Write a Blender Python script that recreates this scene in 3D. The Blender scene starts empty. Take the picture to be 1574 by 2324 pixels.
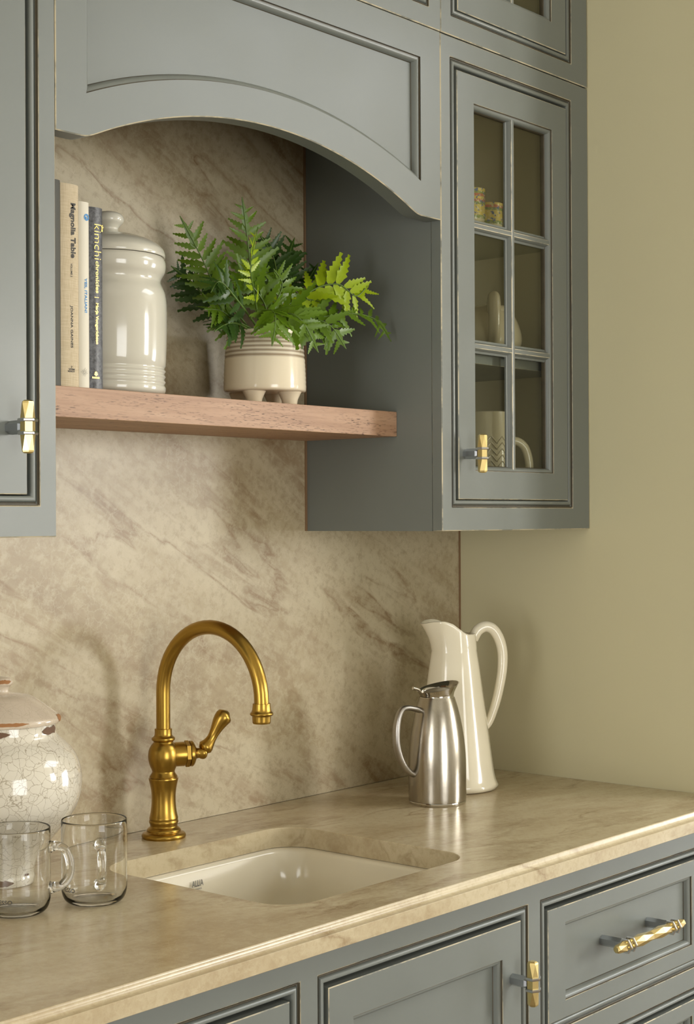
import bpy, bmesh, math, random
from mathutils import Vector, Matrix
PI = math.pi
sc = bpy.context.scene
COL = sc.collection
ZO = 0.914                      # counter height above the floor; shapes below are given with the counter at z = 0

# ------------------------------------------------------------------ camera, world, lights, exposure
cam_d = bpy.data.cameras.new('camera'); cam = bpy.data.objects.new('camera', cam_d); COL.objects.link(cam)
cam_d.sensor_fit = 'HORIZONTAL'; cam_d.sensor_width = 36.0
cam_d.lens = 3559.41 / 1574 * 36.0
cam_d.shift_y = 4.7 / 1574
cam_d.clip_start = 0.05
_fw = Vector((0.7617227, 0.6478958, 0.00309337)); _rt = Vector((0.64790262, -0.76170704, -0.00495737)); _up = _rt.cross(_fw)
M3 = Matrix((_rt, _up, -_fw)).transposed()
cam.matrix_world = Matrix.Translation((-2.1129, -1.8933, 0.5015 + ZO)) @ M3.to_4x4()
sc.camera = cam

wd = bpy.data.worlds.new('world'); sc.world = wd; wd.use_nodes = True
wd.node_tree.nodes['Background'].inputs[0].default_value = (0.80, 0.88, 1.0, 1)
wd.node_tree.nodes['Background'].inputs[1].default_value = 0.6

def area(name, loc, rot, sx, sy, power, color):
    l = bpy.data.lights.new(name, 'AREA'); l.shape = 'RECTANGLE'; l.size = sx; l.size_y = sy
    l.energy = power; l.color = color
    o = bpy.data.objects.new(name, l); COL.objects.link(o); o.location = loc; o.rotation_euler = rot
    return o
RX0, RX1, RY0, RZ1 = -4.2, 4.6, -4.4, 1.96       # room extents (z relative to the counter)
WIN = [('window_1', 2.35, 3.35, 'front', 170, (1.0, 0.98, 0.935), 0.25, 1.50), ('window_2', -1.6, -0.5, 'left', 55, (1.0, 1.0, 0.99), -0.7, 1.15),
       ('window_3', -3.6, -2.0, 'side', 98, (0.90, 0.95, 1.0), -0.7, 1.15), ('window_4', -2.6, -1.0, 'front', 78, (1.0, 0.995, 0.98), -0.7, 1.15)]  # last window is added, to bring front-left fill light into the niche
for _n, _a, _b, _side, _p, _c, _z0, _z1 in WIN:
    _zc = (_z0+_z1)/2 + ZO
    if _side == 'front': area('daylight_' + _n, ((_a+_b)/2, RY0 - 0.03, _zc), (PI/2, 0, 0), _b-_a, _z1-_z0, _p, _c)
    elif _side == 'left': area('daylight_' + _n, (RX0 - 0.03, (_a+_b)/2, _zc), (PI/2, 0, -PI/2), _b-_a, _z1-_z0, _p, _c)
    else: area('daylight_' + _n, (RX1 + 0.03, (_a+_b)/2, _zc), (PI/2, 0, PI/2), _b-_a, _z1-_z0, _p, _c)
TOP_FILL = (0.9, 2.7, -2.9, -1.7)                      # unseen ceiling opening, added with its lamp for fill from above
area('daylight_rooflight', ((TOP_FILL[0]+TOP_FILL[1])/2, (TOP_FILL[2]+TOP_FILL[3])/2, RZ1 + 0.06 + ZO), (0, 0, 0), TOP_FILL[1]-TOP_FILL[0], TOP_FILL[3]-TOP_FILL[2], 45, (0.97, 0.985, 1.0))
sc.view_settings.view_transform = 'Standard'; sc.view_settings.look = 'None'
sc.view_settings.gamma = 1.0; sc.view_settings.use_curve_mapping = False
sc.view_settings.exposure = -0.05

# ------------------------------------------------------------------ materials
def srgb(r, g, b):
    f = lambda c: (c/255/12.92) if c/255 <= 0.04045 else ((c/255 + 0.055)/1.055)**2.4
    return (f(r), f(g), f(b), 1)
class NT:
    def __init__(s, name):
        s.m = bpy.data.materials.new(name); s.m.use_nodes = True; s.t = s.m.node_tree
        s.b = s.t.nodes['Principled BSDF']; s.out = s.t.nodes['Material Output']
    def n(s, typ, **kw):
        nd = s.t.nodes.new(typ)
        for k, v in kw.items():
            if k.startswith('i_'):
                key = k[2:]; key = int(key) if key.isdigit() else key.replace('_', ' ')
                nd.inputs[key].default_value = v
            else: setattr(nd, k, v)
        return nd
    def l(s, a, b): s.t.links.new(a, b)
    def coord(s, kind='Object', scale=(1,1,1), rot=(0,0,0), loc=(0,0,0)):
        tc = s.n('ShaderNodeTexCoord'); mp = s.n('ShaderNodeMapping')
        mp.inputs['Scale'].default_value = scale; mp.inputs['Rotation'].default_value = rot; mp.inputs['Location'].default_value = loc
        s.l(tc.outputs[kind], mp.inputs[0]); return mp.outputs[0]
    def noise(s, vec, scale, detail=4, rough=0.55, dist=0.0):
        nd = s.n('ShaderNodeTexNoise'); nd.inputs['Scale'].default_value = scale; nd.inputs['Detail'].default_value = detail
        nd.inputs['Roughness'].default_value = rough; nd.inputs['Distortion'].default_value = dist
        s.l(vec, nd.inputs['Vector']); return nd
    def ramp(s, fac, stops, interp='LINEAR'):
        r = s.n('ShaderNodeValToRGB'); r.color_ramp.interpolation = interp
        e = r.color_ramp.elements
        while len(e) < len(stops): e.new(0.5)
        for el, (p, c) in zip(e, stops):
            el.position = p; el.color = c if len(c) == 4 else (*c, 1)
        s.l(fac, r.inputs[0]); return r.outputs[0]
    def mix(s, fac, a, b, mode='MIX'):
        m = s.n('ShaderNodeMix', data_type='RGBA', blend_type=mode)
        for val, sock in ((fac, m.inputs[0]), (a, m.inputs[6]), (b, m.inputs[7])):
            if hasattr(val, 'node'): s.l(val, sock)
            else: sock.default_value = val
        return m.outputs[2]
    def math(s, op, a, b=0.0):
        m = s.n('ShaderNodeMath', operation=op)
        for val, sock in ((a, m.inputs[0]), (b, m.inputs[1])):
            if hasattr(val, 'node'): s.l(val, sock)
            else: sock.default_value = val
        return m.outputs[0]
    def bump(s, h, strength=0.2, dist=0.002):
        b = s.n('ShaderNodeBump'); b.inputs['Strength'].default_value = strength; b.inputs['Distance'].default_value = dist
        s.l(h, b.inputs['Height']); s.l(b.outputs[0], s.b.inputs['Normal'])
    def set(s, **kw):
        for k, v in kw.items():
            sock = s.b.inputs[k.replace('_', ' ')]
            if hasattr(v, 'node'): s.l(v, sock)
            else: sock.default_value = v
        return s
G = lambda v: (v, v, v, 1)
def plain(name, col, rough=0.5, metal=0.0, **kw):
    t = NT(name).set(Base_Color=col, Roughness=rough, Metallic=metal, **kw); return t.m
MAT = {}
PAINT = srgb(124, 129, 126)
def mat_paint():
    t = NT('grey_blue_satin_paint'); c = t.coord('Object')
    n1 = t.noise(c, 6, 3); n2 = t.noise(t.coord('Object', (8, 8, 260)), 3, 3)
    col = t.mix(n1.outputs[0], srgb(108, 112, 106), srgb(116, 120, 114))
    t.set(Base_Color=col, Roughness=t.ramp(n1.outputs[0], [(0.3, G(.30)), (0.7, G(.38))]))
    t.b.inputs['Specular IOR Level'].default_value = 0.48
    t.bump(n2.outputs[0], 0.03, 0.001); return t.m
def mat_worn():
    t = NT('worn_paint_edge'); c = t.coord('Object')
    n = t.noise(c, 14, 4, 0.7)
    k = t.ramp(n.outputs[0], [(0.40, G(0.1)), (0.54, G(1))])
    t.set(Base_Color=t.mix(k, srgb(118, 121, 114), srgb(200, 188, 158)), Roughness=0.45); return t.m
def mat_glaze():
    t = NT('dark_glaze_in_groove'); n = t.noise(t.coord('Object'), 40, 3)
    t.set(Base_Color=t.mix(n.outputs[0], srgb(58, 50, 34), srgb(88, 80, 62)), Roughness=0.5); return t.m
def mat_stone(name, base, light, dark, vein, rot, scl=1.0, rough=0.28, veinamt=1.0, fibre=1.0, stretch=(0.40, 1.0, 1.35), thin=None):
    """soft drifting clouds, streaks that run one way, a few hairline veins and pale crystal fibres"""
    t = NT(name)
    c = t.coord('Object', (scl, scl, scl), rot)
    def stretched(k3):
        mp = t.n('ShaderNodeMapping'); mp.inputs['Scale'].default_value = k3; t.l(c, mp.inputs[0]); return mp.outputs[0]
    cs = stretched(stretch)
    def warp(vec, sc1, amt, det=4):
        w = t.noise(vec, sc1, det, 0.6)
        sub = t.n('ShaderNodeVectorMath', operation='SUBTRACT'); t.l(w.outputs['Color'], sub.inputs[0]); sub.inputs[1].default_value = (.5, .5, .5)
        ma = t.n('ShaderNodeVectorMath', operation='MULTIPLY_ADD'); t.l(sub.outputs[0], ma.inputs[0]); ma.inputs[1].default_value = (amt,)*3; t.l(vec, ma.inputs[2])
        return ma.outputs[0]
    cd = warp(cs, 3.0, 0.30)
    big = t.noise(cd, 2.6, 5, 0.6)
    col = t.ramp(big.outputs[0], [(0.30, dark), (0.44, base), (0.56, light), (0.70, base)])
    # feathery streaks of brown, broken up by a finer noise
    st = t.noise(warp(cd, 9, 0.10), 7.0, 7, 0.68)
    pres = t.noise(cs, 2.1, 3, 0.5)
    k = t.math('MULTIPLY', t.ramp(st.outputs[0], [(0.50, G(0)), (0.66, G(0.85*veinamt))]), t.ramp(pres.outputs[0], [(0.40, G(0.10)), (0.60, G(1))]))
    col = t.mix(k, col, vein)
    # hairline veins along the same drift
    v1 = t.noise(warp(cd, 14, 0.05), 3.1, 5, 0.5); a1 = t.math('ABSOLUTE', t.math('SUBTRACT', v1.outputs[0], 0.5))
    k1 = t.ramp(a1, [(0.0, G(0.80*veinamt)), (0.006, G(0.45*veinamt)), (0.024, G(0))])
    p2 = t.noise(c, 4.3, 3); k1 = t.math('MULTIPLY', k1, t.ramp(p2.outputs[0], [(0.40, G(0)), (0.56, G(1))]))
    col = t.mix(k1, col, thin or vein)
    # pale fibres and speckle
    f = t.noise(warp(stretched((46, 46, 46)), 0.6, 2.2), 1.0, 5, 0.72)
    col = t.mix(t.ramp(f.outputs[0], [(0.46, G(0.0)), (0.62, G(0.55*fibre))]), col, light)
    f2 = t.noise(c, 75, 5, 0.75)
    col = t.mix(t.ramp(f2.outputs[0], [(0.36, G(0.50*fibre)), (0.52, G(0))]), col, dark)
    vo = t.n('ShaderNodeTexVoronoi', feature='DISTANCE_TO_EDGE'); vo.inputs['Scale'].default_value = 48; t.l(warp(c, 30, 0.035), vo.inputs['Vector'])
    p3 = t.noise(c, 9, 3)
    vk = t.math('MULTIPLY', t.ramp(vo.outputs['Distance'], [(0.0, G(0.5*fibre)), (0.045, G(0))]), t.ramp(p3.outputs[0], [(0.42, G(0)), (0.58, G(1))]))
    col = t.mix(vk, col, light)
    t.set(Base_Color=col, Roughness=rough); t.b.inputs['Specular IOR Level'].default_value = 0.5
    return t.m
def mat_wall():
    t = NT('olive_cream_wall_paint'); n = t.noise(t.coord('Object'), 3, 3); n2 = t.noise(t.coord('Object'), 220, 2)
    t.set(Base_Color=t.mix(n.outputs[0], srgb(199, 191, 155), srgb(203, 196, 160)), Roughness=0.55); t.bump(n2.outputs[0], 0.05, 0.0006); return t.m
def mat_wood():
    t = NT('pale_walnut_shelf_wood')
    g = t.noise(t.coord('Object', (2.2, 24, 40)), 1.6, 6, 0.62, 0.8)
    col = t.ramp(g.outputs[0], [(0.25, srgb(152, 114, 86)), (0.5, srgb(174, 137, 107)), (0.75, srgb(188, 153, 123))])
    p = t.noise(t.coord('Object', (44, 330, 400)), 1.6, 2, 0.5)
    pk = t.ramp(p.outputs[0], [(0.565, G(0)), (0.64, G(0.8))])
    pres = t.noise(t.coord('Object', (7, 25, 50)), 1.0, 3); pk = t.math('MULTIPLY', pk, t.ramp(pres.outputs[0], [(0.42, G(0.15)), (0.58, G(1))]))
    col = t.mix(pk, col, srgb(72, 42, 22))
    t.set(Base_Color=col, Roughness=0.5); t.bump(p.outputs[0], 0.10, 0.0006); return t.m
def mat_metal(name, col, rough, aniso=0.0, brush=None, var=None):
    t = NT(name).set(Base_Color=col, Metallic=1.0, Roughness=rough)
    if brush:
        n = t.noise(t.coord('Object', brush), 1.0, 4, 0.7)
        t.set(Roughness=t.ramp(n.outputs[0], [(0.3, G(rough*0.9)), (0.7, G(rough*1.12))]))
        if var: t.set(Base_Color=t.mix(n.outputs[0], var, col))
    return t.m
def mat_ceramic(name, c1, c2, rough=0.12, chips=None, chip_col=None):
    t = NT(name); n = t.noise(t.coord('Object'), 9, 4)
    t.set(Base_Color=t.mix(n.outputs[0], c1, c2), Roughness=rough); t.b.inputs['Coat Weight'].default_value = 0.3
    t.b.inputs['Coat Roughness'].default_value = 0.05
    return t.m
def mat_crackle(lid=False):
    t = NT('crackle_glaze_lid' if lid else 'crackle_glaze')
    c = t.coord('Object'); w = t.noise(c, 60, 3)
    ad = t.n('ShaderNodeVectorMath', operation='MULTIPLY_ADD'); t.l(w.outputs['Color'], ad.inputs[0]); ad.inputs[1].default_value = (.012,)*3; t.l(c, ad.inputs[2])
    def edges(scale, wd):
        v = t.n('ShaderNodeTexVoronoi', feature='DISTANCE_TO_EDGE'); v.inputs['Scale'].default_value = scale; t.l(ad.outputs[0], v.inputs['Vector'])
        return t.ramp(v.outputs['Distance'], [(0.0, G(1)), (wd, G(0))])
    k = t.math('MAXIMUM', edges(78, 0.030), t.math('MULTIPLY', edges(30, 0.014), 1.0))
    n = t.noise(c, 8, 3)
    base = t.mix(n.outputs[0], srgb(206, 198, 180), srgb(218, 211, 195)) if not lid else t.mix(n.outputs[0], srgb(196, 180, 158), srgb(208, 194, 174))
    col = t.mix(t.math('MULTIPLY', k, 0.75 if not lid else 0.25), base, srgb(132, 118, 92))
    t.set(Base_Color=col, Roughness=0.10); t.b.inputs['Coat Weight'].default_value = 0.4; t.bump(k, 0.05, 0.0004); return t.m
def mat_glass(name='clear_glass', ior=1.46):
    t = NT(name).set(Base_Color=(0.985, 0.99, 0.98, 1), Roughness=0.0, IOR=ior); t.b.inputs['Transmission Weight'].default_value = 1.0; return t.m
def mat_pane():
    t = NT('thin_cabinet_glass'); tr = t.n('ShaderNodeBsdfTransparent'); tr.inputs[0].default_value = (0.90, 0.91, 0.88, 1)
    gl = t.n('ShaderNodeBsdfGlossy'); gl.inputs['Roughness'].default_value = 0.02
    mx = t.n('ShaderNodeMixShader'); mx.inputs[0].default_value = 0.045; t.l(tr.outputs[0], mx.inputs[1]); t.l(gl.outputs[0], mx.inputs[2])
    t.l(mx.outputs[0], t.out.inputs[0]); return t.m
def mat_leaf(name, c1, c2):
    t = NT(name); n = t.noise(t.coord('Object'), 60, 3)
    col = t.mix(n.outputs[0], c1, c2)
    t.set(Base_Color=col, Roughness=0.33)
    tl = t.n('ShaderNodeBsdfTranslucent'); t.l(col, tl.inputs[0])
    mx = t.n('ShaderNodeMixShader'); mx.inputs[0].default_value = 0.30
    t.l(t.b.outputs[0], mx.inputs[1]); t.l(tl.outputs[0], mx.inputs[2]); t.l(mx.outputs[0], t.out.inputs[0]); return t.m
def mat_pot():
    t = NT('striped_stoneware_glaze'); tc = t.n('ShaderNodeTexCoord'); sp = t.n('ShaderNodeSeparateXYZ'); t.l(tc.outputs['Object'], sp.inputs[0])
    n = t.noise(t.coord('Object', (6, 6, 30)), 4, 3)
    zz = t.math('ADD', sp.outputs[2], t.math('MULTIPLY', t.math('SUBTRACT', n.outputs[0], 0.5), 0.0015))
    stripes = None
    for z0, hw in ((0.1150, .0013), (0.1085, .0011), (0.1025, .0013), (0.0955, .0014), (0.0885, .0014), (0.0815, .0009)):
        k = t.ramp(t.math('ABSOLUTE', t.math('SUBTRACT', zz, z0)), [(0.0, G(1)), (hw*0.75, G(1)), (hw*1.5, G(0))])
        stripes = k if stripes is None else t.math('MAXIMUM', stripes, k)
    base = t.ramp(sp.outputs[2], [(0.0, srgb(228, 214, 186)), (0.078, srgb(234, 221, 194)), (0.084, srgb(244, 235, 212)), (0.12, srgb(246, 238, 216))])
    t.set(Base_Color=t.mix(t.math('MULTIPLY', stripes, 0.85), base, srgb(122, 92, 56)), Roughness=0.16); t.b.inputs['Coat Weight'].default_value = 0.3; return t.m
def mat_cup():
    t = NT('painted_yellow_green_glaze'); tc = t.n('ShaderNodeTexCoord'); sp = t.n('ShaderNodeSeparateXYZ'); t.l(tc.outputs['Object'], sp.inputs[0])
    n = t.noise(t.coord('Object', (190, 190, 240)), 1.0, 3); n2 = t.noise(t.coord('Object', (130, 130, 150), loc=(3, 1, 2)), 1.0, 2)
    zz = t.math('ADD', sp.outputs[2], t.math('MULTIPLY', t.math('SUBTRACT', n.outputs[0], 0.5), 0.006))
    Y_, Gn, Rd, Bl, Cr = srgb(222, 196, 104), srgb(150, 162, 92), srgb(206, 126, 92), srgb(112, 122, 150), srgb(226, 212, 170)
    S = 1/0.08
    base = t.ramp(t.math('MULTIPLY', zz, S), [(0.0, Cr), (0.16, Cr), (0.17, Gn), (0.24, Y_), (0.40, Y_), (0.48, Gn), (0.54, Rd), (0.60, Y_), (0.66, Rd), (0.72, Gn), (0.78, Y_), (0.97, Y_)], 'CONSTANT')
    blobs = t.ramp(n2.outputs[0], [(0.56, G(0)), (0.62, G(1))]); band = t.ramp(t.math('MULTIPLY', zz, S), [(0.16, G(0)), (0.2, G(1))])
    col = t.mix(t.math('MULTIPLY', blobs, band), base, Bl)
    w = t.ramp(n.outputs[0], [(0.54, G(0)), (0.62, G(1))]); col = t.mix(t.math('MULTIPLY', w, 0.8), col, Cr)
    t.set(Base_Color=col, Roughness=0.12); return t.m
def mat_cloth(name, c1, c2, rough=0.85, sc_=900):
    t = NT(name); a = t.noise(t.coord('Object', (sc_, 40, 60)), 1, 2); b = t.noise(t.coord('Object', (60, 40, sc_)), 1, 2)
    k = t.math('MULTIPLY', t.math('ADD', a.outputs[0], b.outputs[0]), 0.5)
    k2 = t.ramp(k, [(0.38, G(0)), (0.62, G(1))])
    t.set(Base_Color=t.mix(k2, c1, c2), Roughness=rough); t.bump(k, 0.15, 0.0004); return t.m
def mat_foil_cover():
    t = NT('mottled_grey_book_cover'); n = t.noise(t.coord('Object', (40, 40, 40)), 6, 5, 0.7)
    t.set(Base_Color=t.ramp(n.outputs[0], [(0.35, srgb(52, 52, 54)), (0.65, srgb(104, 104, 106))]), Roughness=0.38); t.bump(n.outputs[0], 0.1, 0.0005); return t.m

MAT['paint'] = mat_paint(); MAT['worn'] = mat_worn(); MAT['glaze'] = mat_glaze()
MAT['inside'] = plain('cabinet_interior_paint', srgb(222, 212, 180), 0.6)
MAT['stone'] = mat_stone('beige_veined_quartzite', srgb(166, 150, 118), srgb(190, 178, 149), srgb(142, 122, 92), srgb(130, 100, 66), (0, math.radians(-30), 0), 1.0, 0.36, 1.0, 0.9, (0.34, 1.0, 1.5), thin=srgb(122, 92, 54))
MAT['counter'] = mat_stone('tan_quartzite_top', srgb(182, 165, 132), srgb(198, 184, 152), srgb(162, 141, 107), srgb(126, 98, 62), (0, 0, math.radians(10)), 1.25, 0.24, 0.80, 0.65, (0.55, 1.5, 1.2))
MAT['wall'] = mat_wall(); MAT['ceil'] = plain('white_ceiling_paint', srgb(228, 224, 210), 0.8)
MAT['floor'] = plain('dark_wood_floor', srgb(104, 88, 70), 0.45); MAT['roomwall'] = plain('warm_white_wall_paint', srgb(228, 224, 212), 0.6)
MAT['caulk'] = plain('brown_caulk', srgb(128, 100, 70), 0.7)
MAT['wood'] = mat_wood()
MAT['brass'] = mat_metal('brushed_brass', srgb(170, 136, 62), 0.29)
MAT['gold'] = mat_metal('satin_gold', srgb(234, 211, 146), 0.28)
MAT['chrome'] = mat_metal('polished_chrome', srgb(222, 222, 222), 0.14)
MAT['gunmetal'] = mat_metal('grey_steel_post', srgb(190, 193, 198), 0.28)
MAT['steel'] = mat_metal('brushed_steel', srgb(190, 184, 172), 0.22, brush=(900, 900, 30), var=srgb(160, 152, 138))
MAT['polsteel'] = mat_metal('polished_steel', srgb(200, 195, 186), 0.08)
MAT['satinsteel'] = mat_metal('satin_steel', srgb(176, 172, 166), 0.32)
MAT['white'] = mat_ceramic('grey_white_glaze', srgb(204, 199, 183), srgb(210, 205, 189))
MAT['ivory'] = mat_ceramic('ivory_glaze', srgb(236, 227, 202), srgb(240, 232, 208))
MAT['cream'] = mat_ceramic('cream_stoneware', srgb(206, 192, 158), srgb(214, 201, 168), 0.22)
MAT['mugcer'] = mat_ceramic('oatmeal_glaze', srgb(204, 192, 160), srgb(210, 198, 168), 0.16)
MAT['fireclay'] = mat_ceramic('white_fireclay', srgb(226, 217, 194), srgb(230, 222, 200), 0.14)
MAT['crackle'] = mat_crackle(); MAT['lidglaze'] = mat_crackle(True)
MAT['chip'] = plain('exposed_clay', srgb(150, 104, 62), 0.85); MAT['chipdark'] = plain('exposed_dark_clay', srgb(104, 78, 58), 0.85)
MAT['glass'] = mat_glass(); MAT['pane'] = mat_pane()
MAT['thinglass'] = mat_glass('thin_blown_glass', 1.36)
MAT['leafA'] = mat_leaf('fern_bright', srgb(150, 176, 18), srgb(178, 200, 40)); MAT['leafB'] = mat_leaf('fern_mid', srgb(84, 118, 20), srgb(118, 150, 38))
MAT['leafC'] = mat_leaf('fern_dark', srgb(44, 72, 26), srgb(74, 106, 42)); MAT['stem'] = plain('fern_stem', srgb(84, 110, 36), 0.5)
MAT['moss'] = plain('dark_moss', srgb(44, 46, 26), 0.9)
MAT['pot'] = mat_pot(); MAT['cup'] = mat_cup()
MAT['clothtan'] = mat_cloth('tan_linen_cover', srgb(190, 172, 140), srgb(208, 192, 162)); MAT['paperwhite'] = plain('white_paper_jacket', srgb(222, 214, 194), 0.55)
MAT['covergrey'] = mat_foil_cover(); MAT['coverdark'] = plain('charcoal_cover', srgb(70, 68, 58), 0.6); MAT['pages'] = plain('book_pages', srgb(222, 212, 186), 0.8)
MAT['ink'] = plain('dark_ink', srgb(62, 58, 52), 0.6); MAT['blueink'] = plain('blue_ink', srgb(66, 138, 196), 0.5); MAT['foil'] = mat_metal('gold_foil', srgb(226, 186, 96), 0.3)
MAT['greyink'] = plain('grey_ink', srgb(112, 110, 104), 0.5); MAT['palegrey'] = plain('pale_line_ink', srgb(120, 116, 104), 0.6)
MAT['winframe'] = plain('white_window_paint', srgb(226, 224, 214), 0.5); MAT['black'] = plain('black_rubber', srgb(30, 28, 26), 0.6)

# ------------------------------------------------------------------ mesh helpers
ORG = {}
def root_of(o):
    while o.parent: o = o.parent
    return o
def tag(o, label=None, cat=None, group=None, kind=None):
    if label: o['label'] = label
    if cat: o['category'] = cat
    if group: o['group'] = group
    if kind: o['kind'] = kind
    return o
def thing(name, label, cat, org, group=None):
    o = bpy.data.objects.new(name, None); COL.objects.link(o); o.empty_display_size = 0.05
    o.location = (org[0], org[1], org[2] + ZO); ORG[o.name] = Vector(org); tag(o, label, cat, group); return o
def finish(name, bm, mats, parent=None, org=None, smooth=None, bevel=None, recalc=True):
    """shapes in counter coordinates become one mesh object; a child shares its thing's origin"""
    if parent is not None: O = ORG[root_of(parent).name]
    else: O = Vector(org if org is not None else (0, 0, 0))
    bmesh.ops.translate(bm, vec=-O, verts=bm.verts)
    if recalc: bmesh.ops.recalc_face_normals(bm, faces=bm.faces)
    if smooth is not None:
        for f in bm.faces: f.smooth = True
        for e in bm.edges:
            if len(e.link_faces) == 2 and e.calc_face_angle(0) > math.radians(smooth): e.smooth = False
    me = bpy.data.meshes.new(name); bm.to_mesh(me); bm.free()
    for m in (mats if isinstance(mats, (list, tuple)) else [mats]): me.materials.append(MAT[m] if isinstance(m, str) else m)
    o = bpy.data.objects.new(name, me); COL.objects.link(o)
    if parent is not None: o.parent = parent
    else: o.location = (O[0], O[1], O[2] + ZO); ORG[o.name] = O
    if bevel:
        b = o.modifiers.new('bevel', 'BEVEL'); b.width = bevel[0]; b.segments = bevel[1] if len(bevel) > 1 else 1
        b.limit_method = 'ANGLE'; b.angle_limit = math.radians(50)
        if len(bevel) > 2: b.material = bevel[2]
    return o
def B(): return bmesh.new()
def box(bm, x0, x1, y0, y1, z0, z1, mi=0):
    v = [bm.verts.new(p) for p in ((x0,y0,z0),(x1,y0,z0),(x1,y1,z0),(x0,y1,z0),(x0,y0,z1),(x1,y0,z1),(x1,y1,z1),(x0,y1,z1))]
    for q in ((0,3,2,1),(4,5,6,7),(0,1,5,4),(1,2,6,5),(2,3,7,6),(3,0,4,7)):
        f = bm.faces.new([v[i] for i in q]); f.material_index = mi
def rings(bm, loops, mis=None, closed=True, cap0=False, cap1=False):
    vs = []
    for lp in loops: vs.append([bm.verts.new(p) for p in lp])
    n = len(loops[0])
    for i in range(len(loops)-1):
        for j in range(n if closed else n-1):
            k = (j+1) % n
            try:
                f = bm.faces.new((vs[i][j], vs[i][k], vs[i+1][k], vs[i+1][j])); f.material_index = mis[i] if mis else 0
            except ValueError: pass
    if cap0: bm.faces.new(list(reversed(vs[0]))).material_index = mis[0] if mis else 0
    if cap1: bm.faces.new(vs[-1]).material_index = mis[-1] if mis else 0
    return vs
def lathe(bm, prof, cx, cy, cz=0, n=48, mi=0, axis=None, mis=None):
    """prof: (r, z). axis: optional Matrix that maps local z-up to another direction"""
    loops = []
    for r, z in prof:
        r = max(r, 1e-5); lp = []
        for j in range(n):
            a = 2*PI*j/n; p = Vector((r*math.cos(a), r*math.sin(a), z))
            if axis is not None: p = axis @ p
            lp.append((cx+p.x, cy+p.y, cz+p.z))
        loops.append(lp)
    rings(bm, loops, mis if mis else [mi]*len(loops))
    bmesh.ops.remove_doubles(bm, verts=bm.verts, dist=3e-5)
def spline(pts, n=8):
    """Catmull-Rom through tuples of any length"""
    P = [pts[0]] + list(pts) + [pts[-1]]; out = []
    for i in range(1, len(P)-2):
        for k in range(n):
            t = k/n; o = []
            for a, b, c, d in zip(P[i-1], P[i], P[i+1], P[i+2]):
                o.append(0.5*((2*b)+(-a+c)*t+(2*a-5*b+4*c-d)*t*t+(-a+3*b-3*c+d)*t**3))
            out.append(tuple(o))
    out.append(tuple(pts[-1])); return out
def tube(bm, pts, rad, n=14, mi=0, caps=True, flat=1.0, up=None):
    pts = [Vector(p) for p in pts]
    if not hasattr(rad, '__len__'): rad = [rad]*len(pts)
    T = [((pts[min(i+1, len(pts)-1)] - pts[max(i-1, 0)]).normalized()) for i in range(len(pts))]
    nrm = Vector(up) if up else (Vector((0,0,1)) if abs(T[0].z) < 0.9 else Vector((1,0,0)))
    nrm = (nrm - T[0]*nrm.dot(T[0])).normalized(); loops = []
    for p, t, r in zip(pts, T, rad):
        nrm = (nrm - t*nrm.dot(t)).normalized(); bi = t.cross(nrm)
        loops.append([p + (nrm*math.cos(2*PI*j/n)*flat + bi*math.sin(2*PI*j/n))*r for j in range(n)])
    rings(bm, loops, [mi]*len(loops), cap0=caps, cap1=caps)
def grid_plate(bm, xs, zs, holes, y0, y1, mi=0):
    """plate in the XZ plane with rectangular cells left open"""
    V = {}
    def v(i, j, s):
        if (i, j, s) not in V: V[(i, j, s)] = bm.verts.new((xs[i], y1 if s else y0, zs[j]))
        return V[(i, j, s)]
    nx, nz = len(xs)-1, len(zs)-1
    solid = lambda i, j: 0 <= i < nx and 0 <= j < nz and (i, j) not in holes
    def F(*q):
        f = bm.faces.new(q); f.material_index = mi
    for i in range(nx):
        for j in range(nz):
            if not solid(i, j): continue
            F(v(i,j,0), v(i+1,j,0), v(i+1,j+1,0), v(i,j+1,0)); F(v(i,j,1), v(i,j+1,1), v(i+1,j+1,1), v(i+1,j,1))
            if not solid(i-1, j): F(v(i,j,0), v(i,j+1,0), v(i,j+1,1), v(i,j,1))
            if not solid(i+1, j): F(v(i+1,j,0), v(i+1,j,1), v(i+1,j+1,1), v(i+1,j+1,0))
            if not solid(i, j-1): F(v(i,j,0), v(i,j,1), v(i+1,j,1), v(i+1,j,0))
            if not solid(i, j+1): F(v(i,j+1,0), v(i+1,j+1,0), v(i+1,j+1,1), v(i,j+1,1))
def offset_poly(pts, dist):
    """inward mitre offset of a counter-clockwise polygon"""
    out = []; n = len(pts)
    for i in range(n):
        a, b, c = Vector(pts[i-1]), Vector(pts[i]), Vector(pts[(i+1) % n])
        d1 = (b-a).normalized(); d2 = (c-b).normalized()
        n1 = Vector((-d1.y, d1.x)); n2 = Vector((-d2.y, d2.x)); m = n1+n2
        m = m / max(m.dot(n1), 0.2) if m.length > 1e-6 else n1
        out.append((b + m*dist))
    return out
def sweep_poly(bm, poly, prof, yf):
    """prof: (inset, depth behind the face, material index of the strip that follows)"""
    loops = []; mis = []
    for ins, dep, mi in prof:
        loops.append([(p.x, yf+dep, p.y) for p in offset_poly(poly, ins)]); mis.append(mi)
    rings(bm, loops, mis)
def rect(x0, x1, z0, z1): return [(x0, z0), (x1, z0), (x1, z1), (x0, z1)]
BEAD = [(0.0, 0.0, 2), (0.0005, 0.0022, 2), (0.0022, 0.0024, 0), (0.0028, 0.0046, 2), (0.0042, 0.0052, 0)]
BEAD += [(0.0083 + 0.0041*math.cos(PI - a*PI/8), 0.0045 - 0.0044*math.sin(a*PI/8), 0) for a in range(0, 8)] + [(0.0124, 0.0048, 0), (0.0124, 0.022, 2), (0.0125, 0.0221, 2)]
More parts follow.
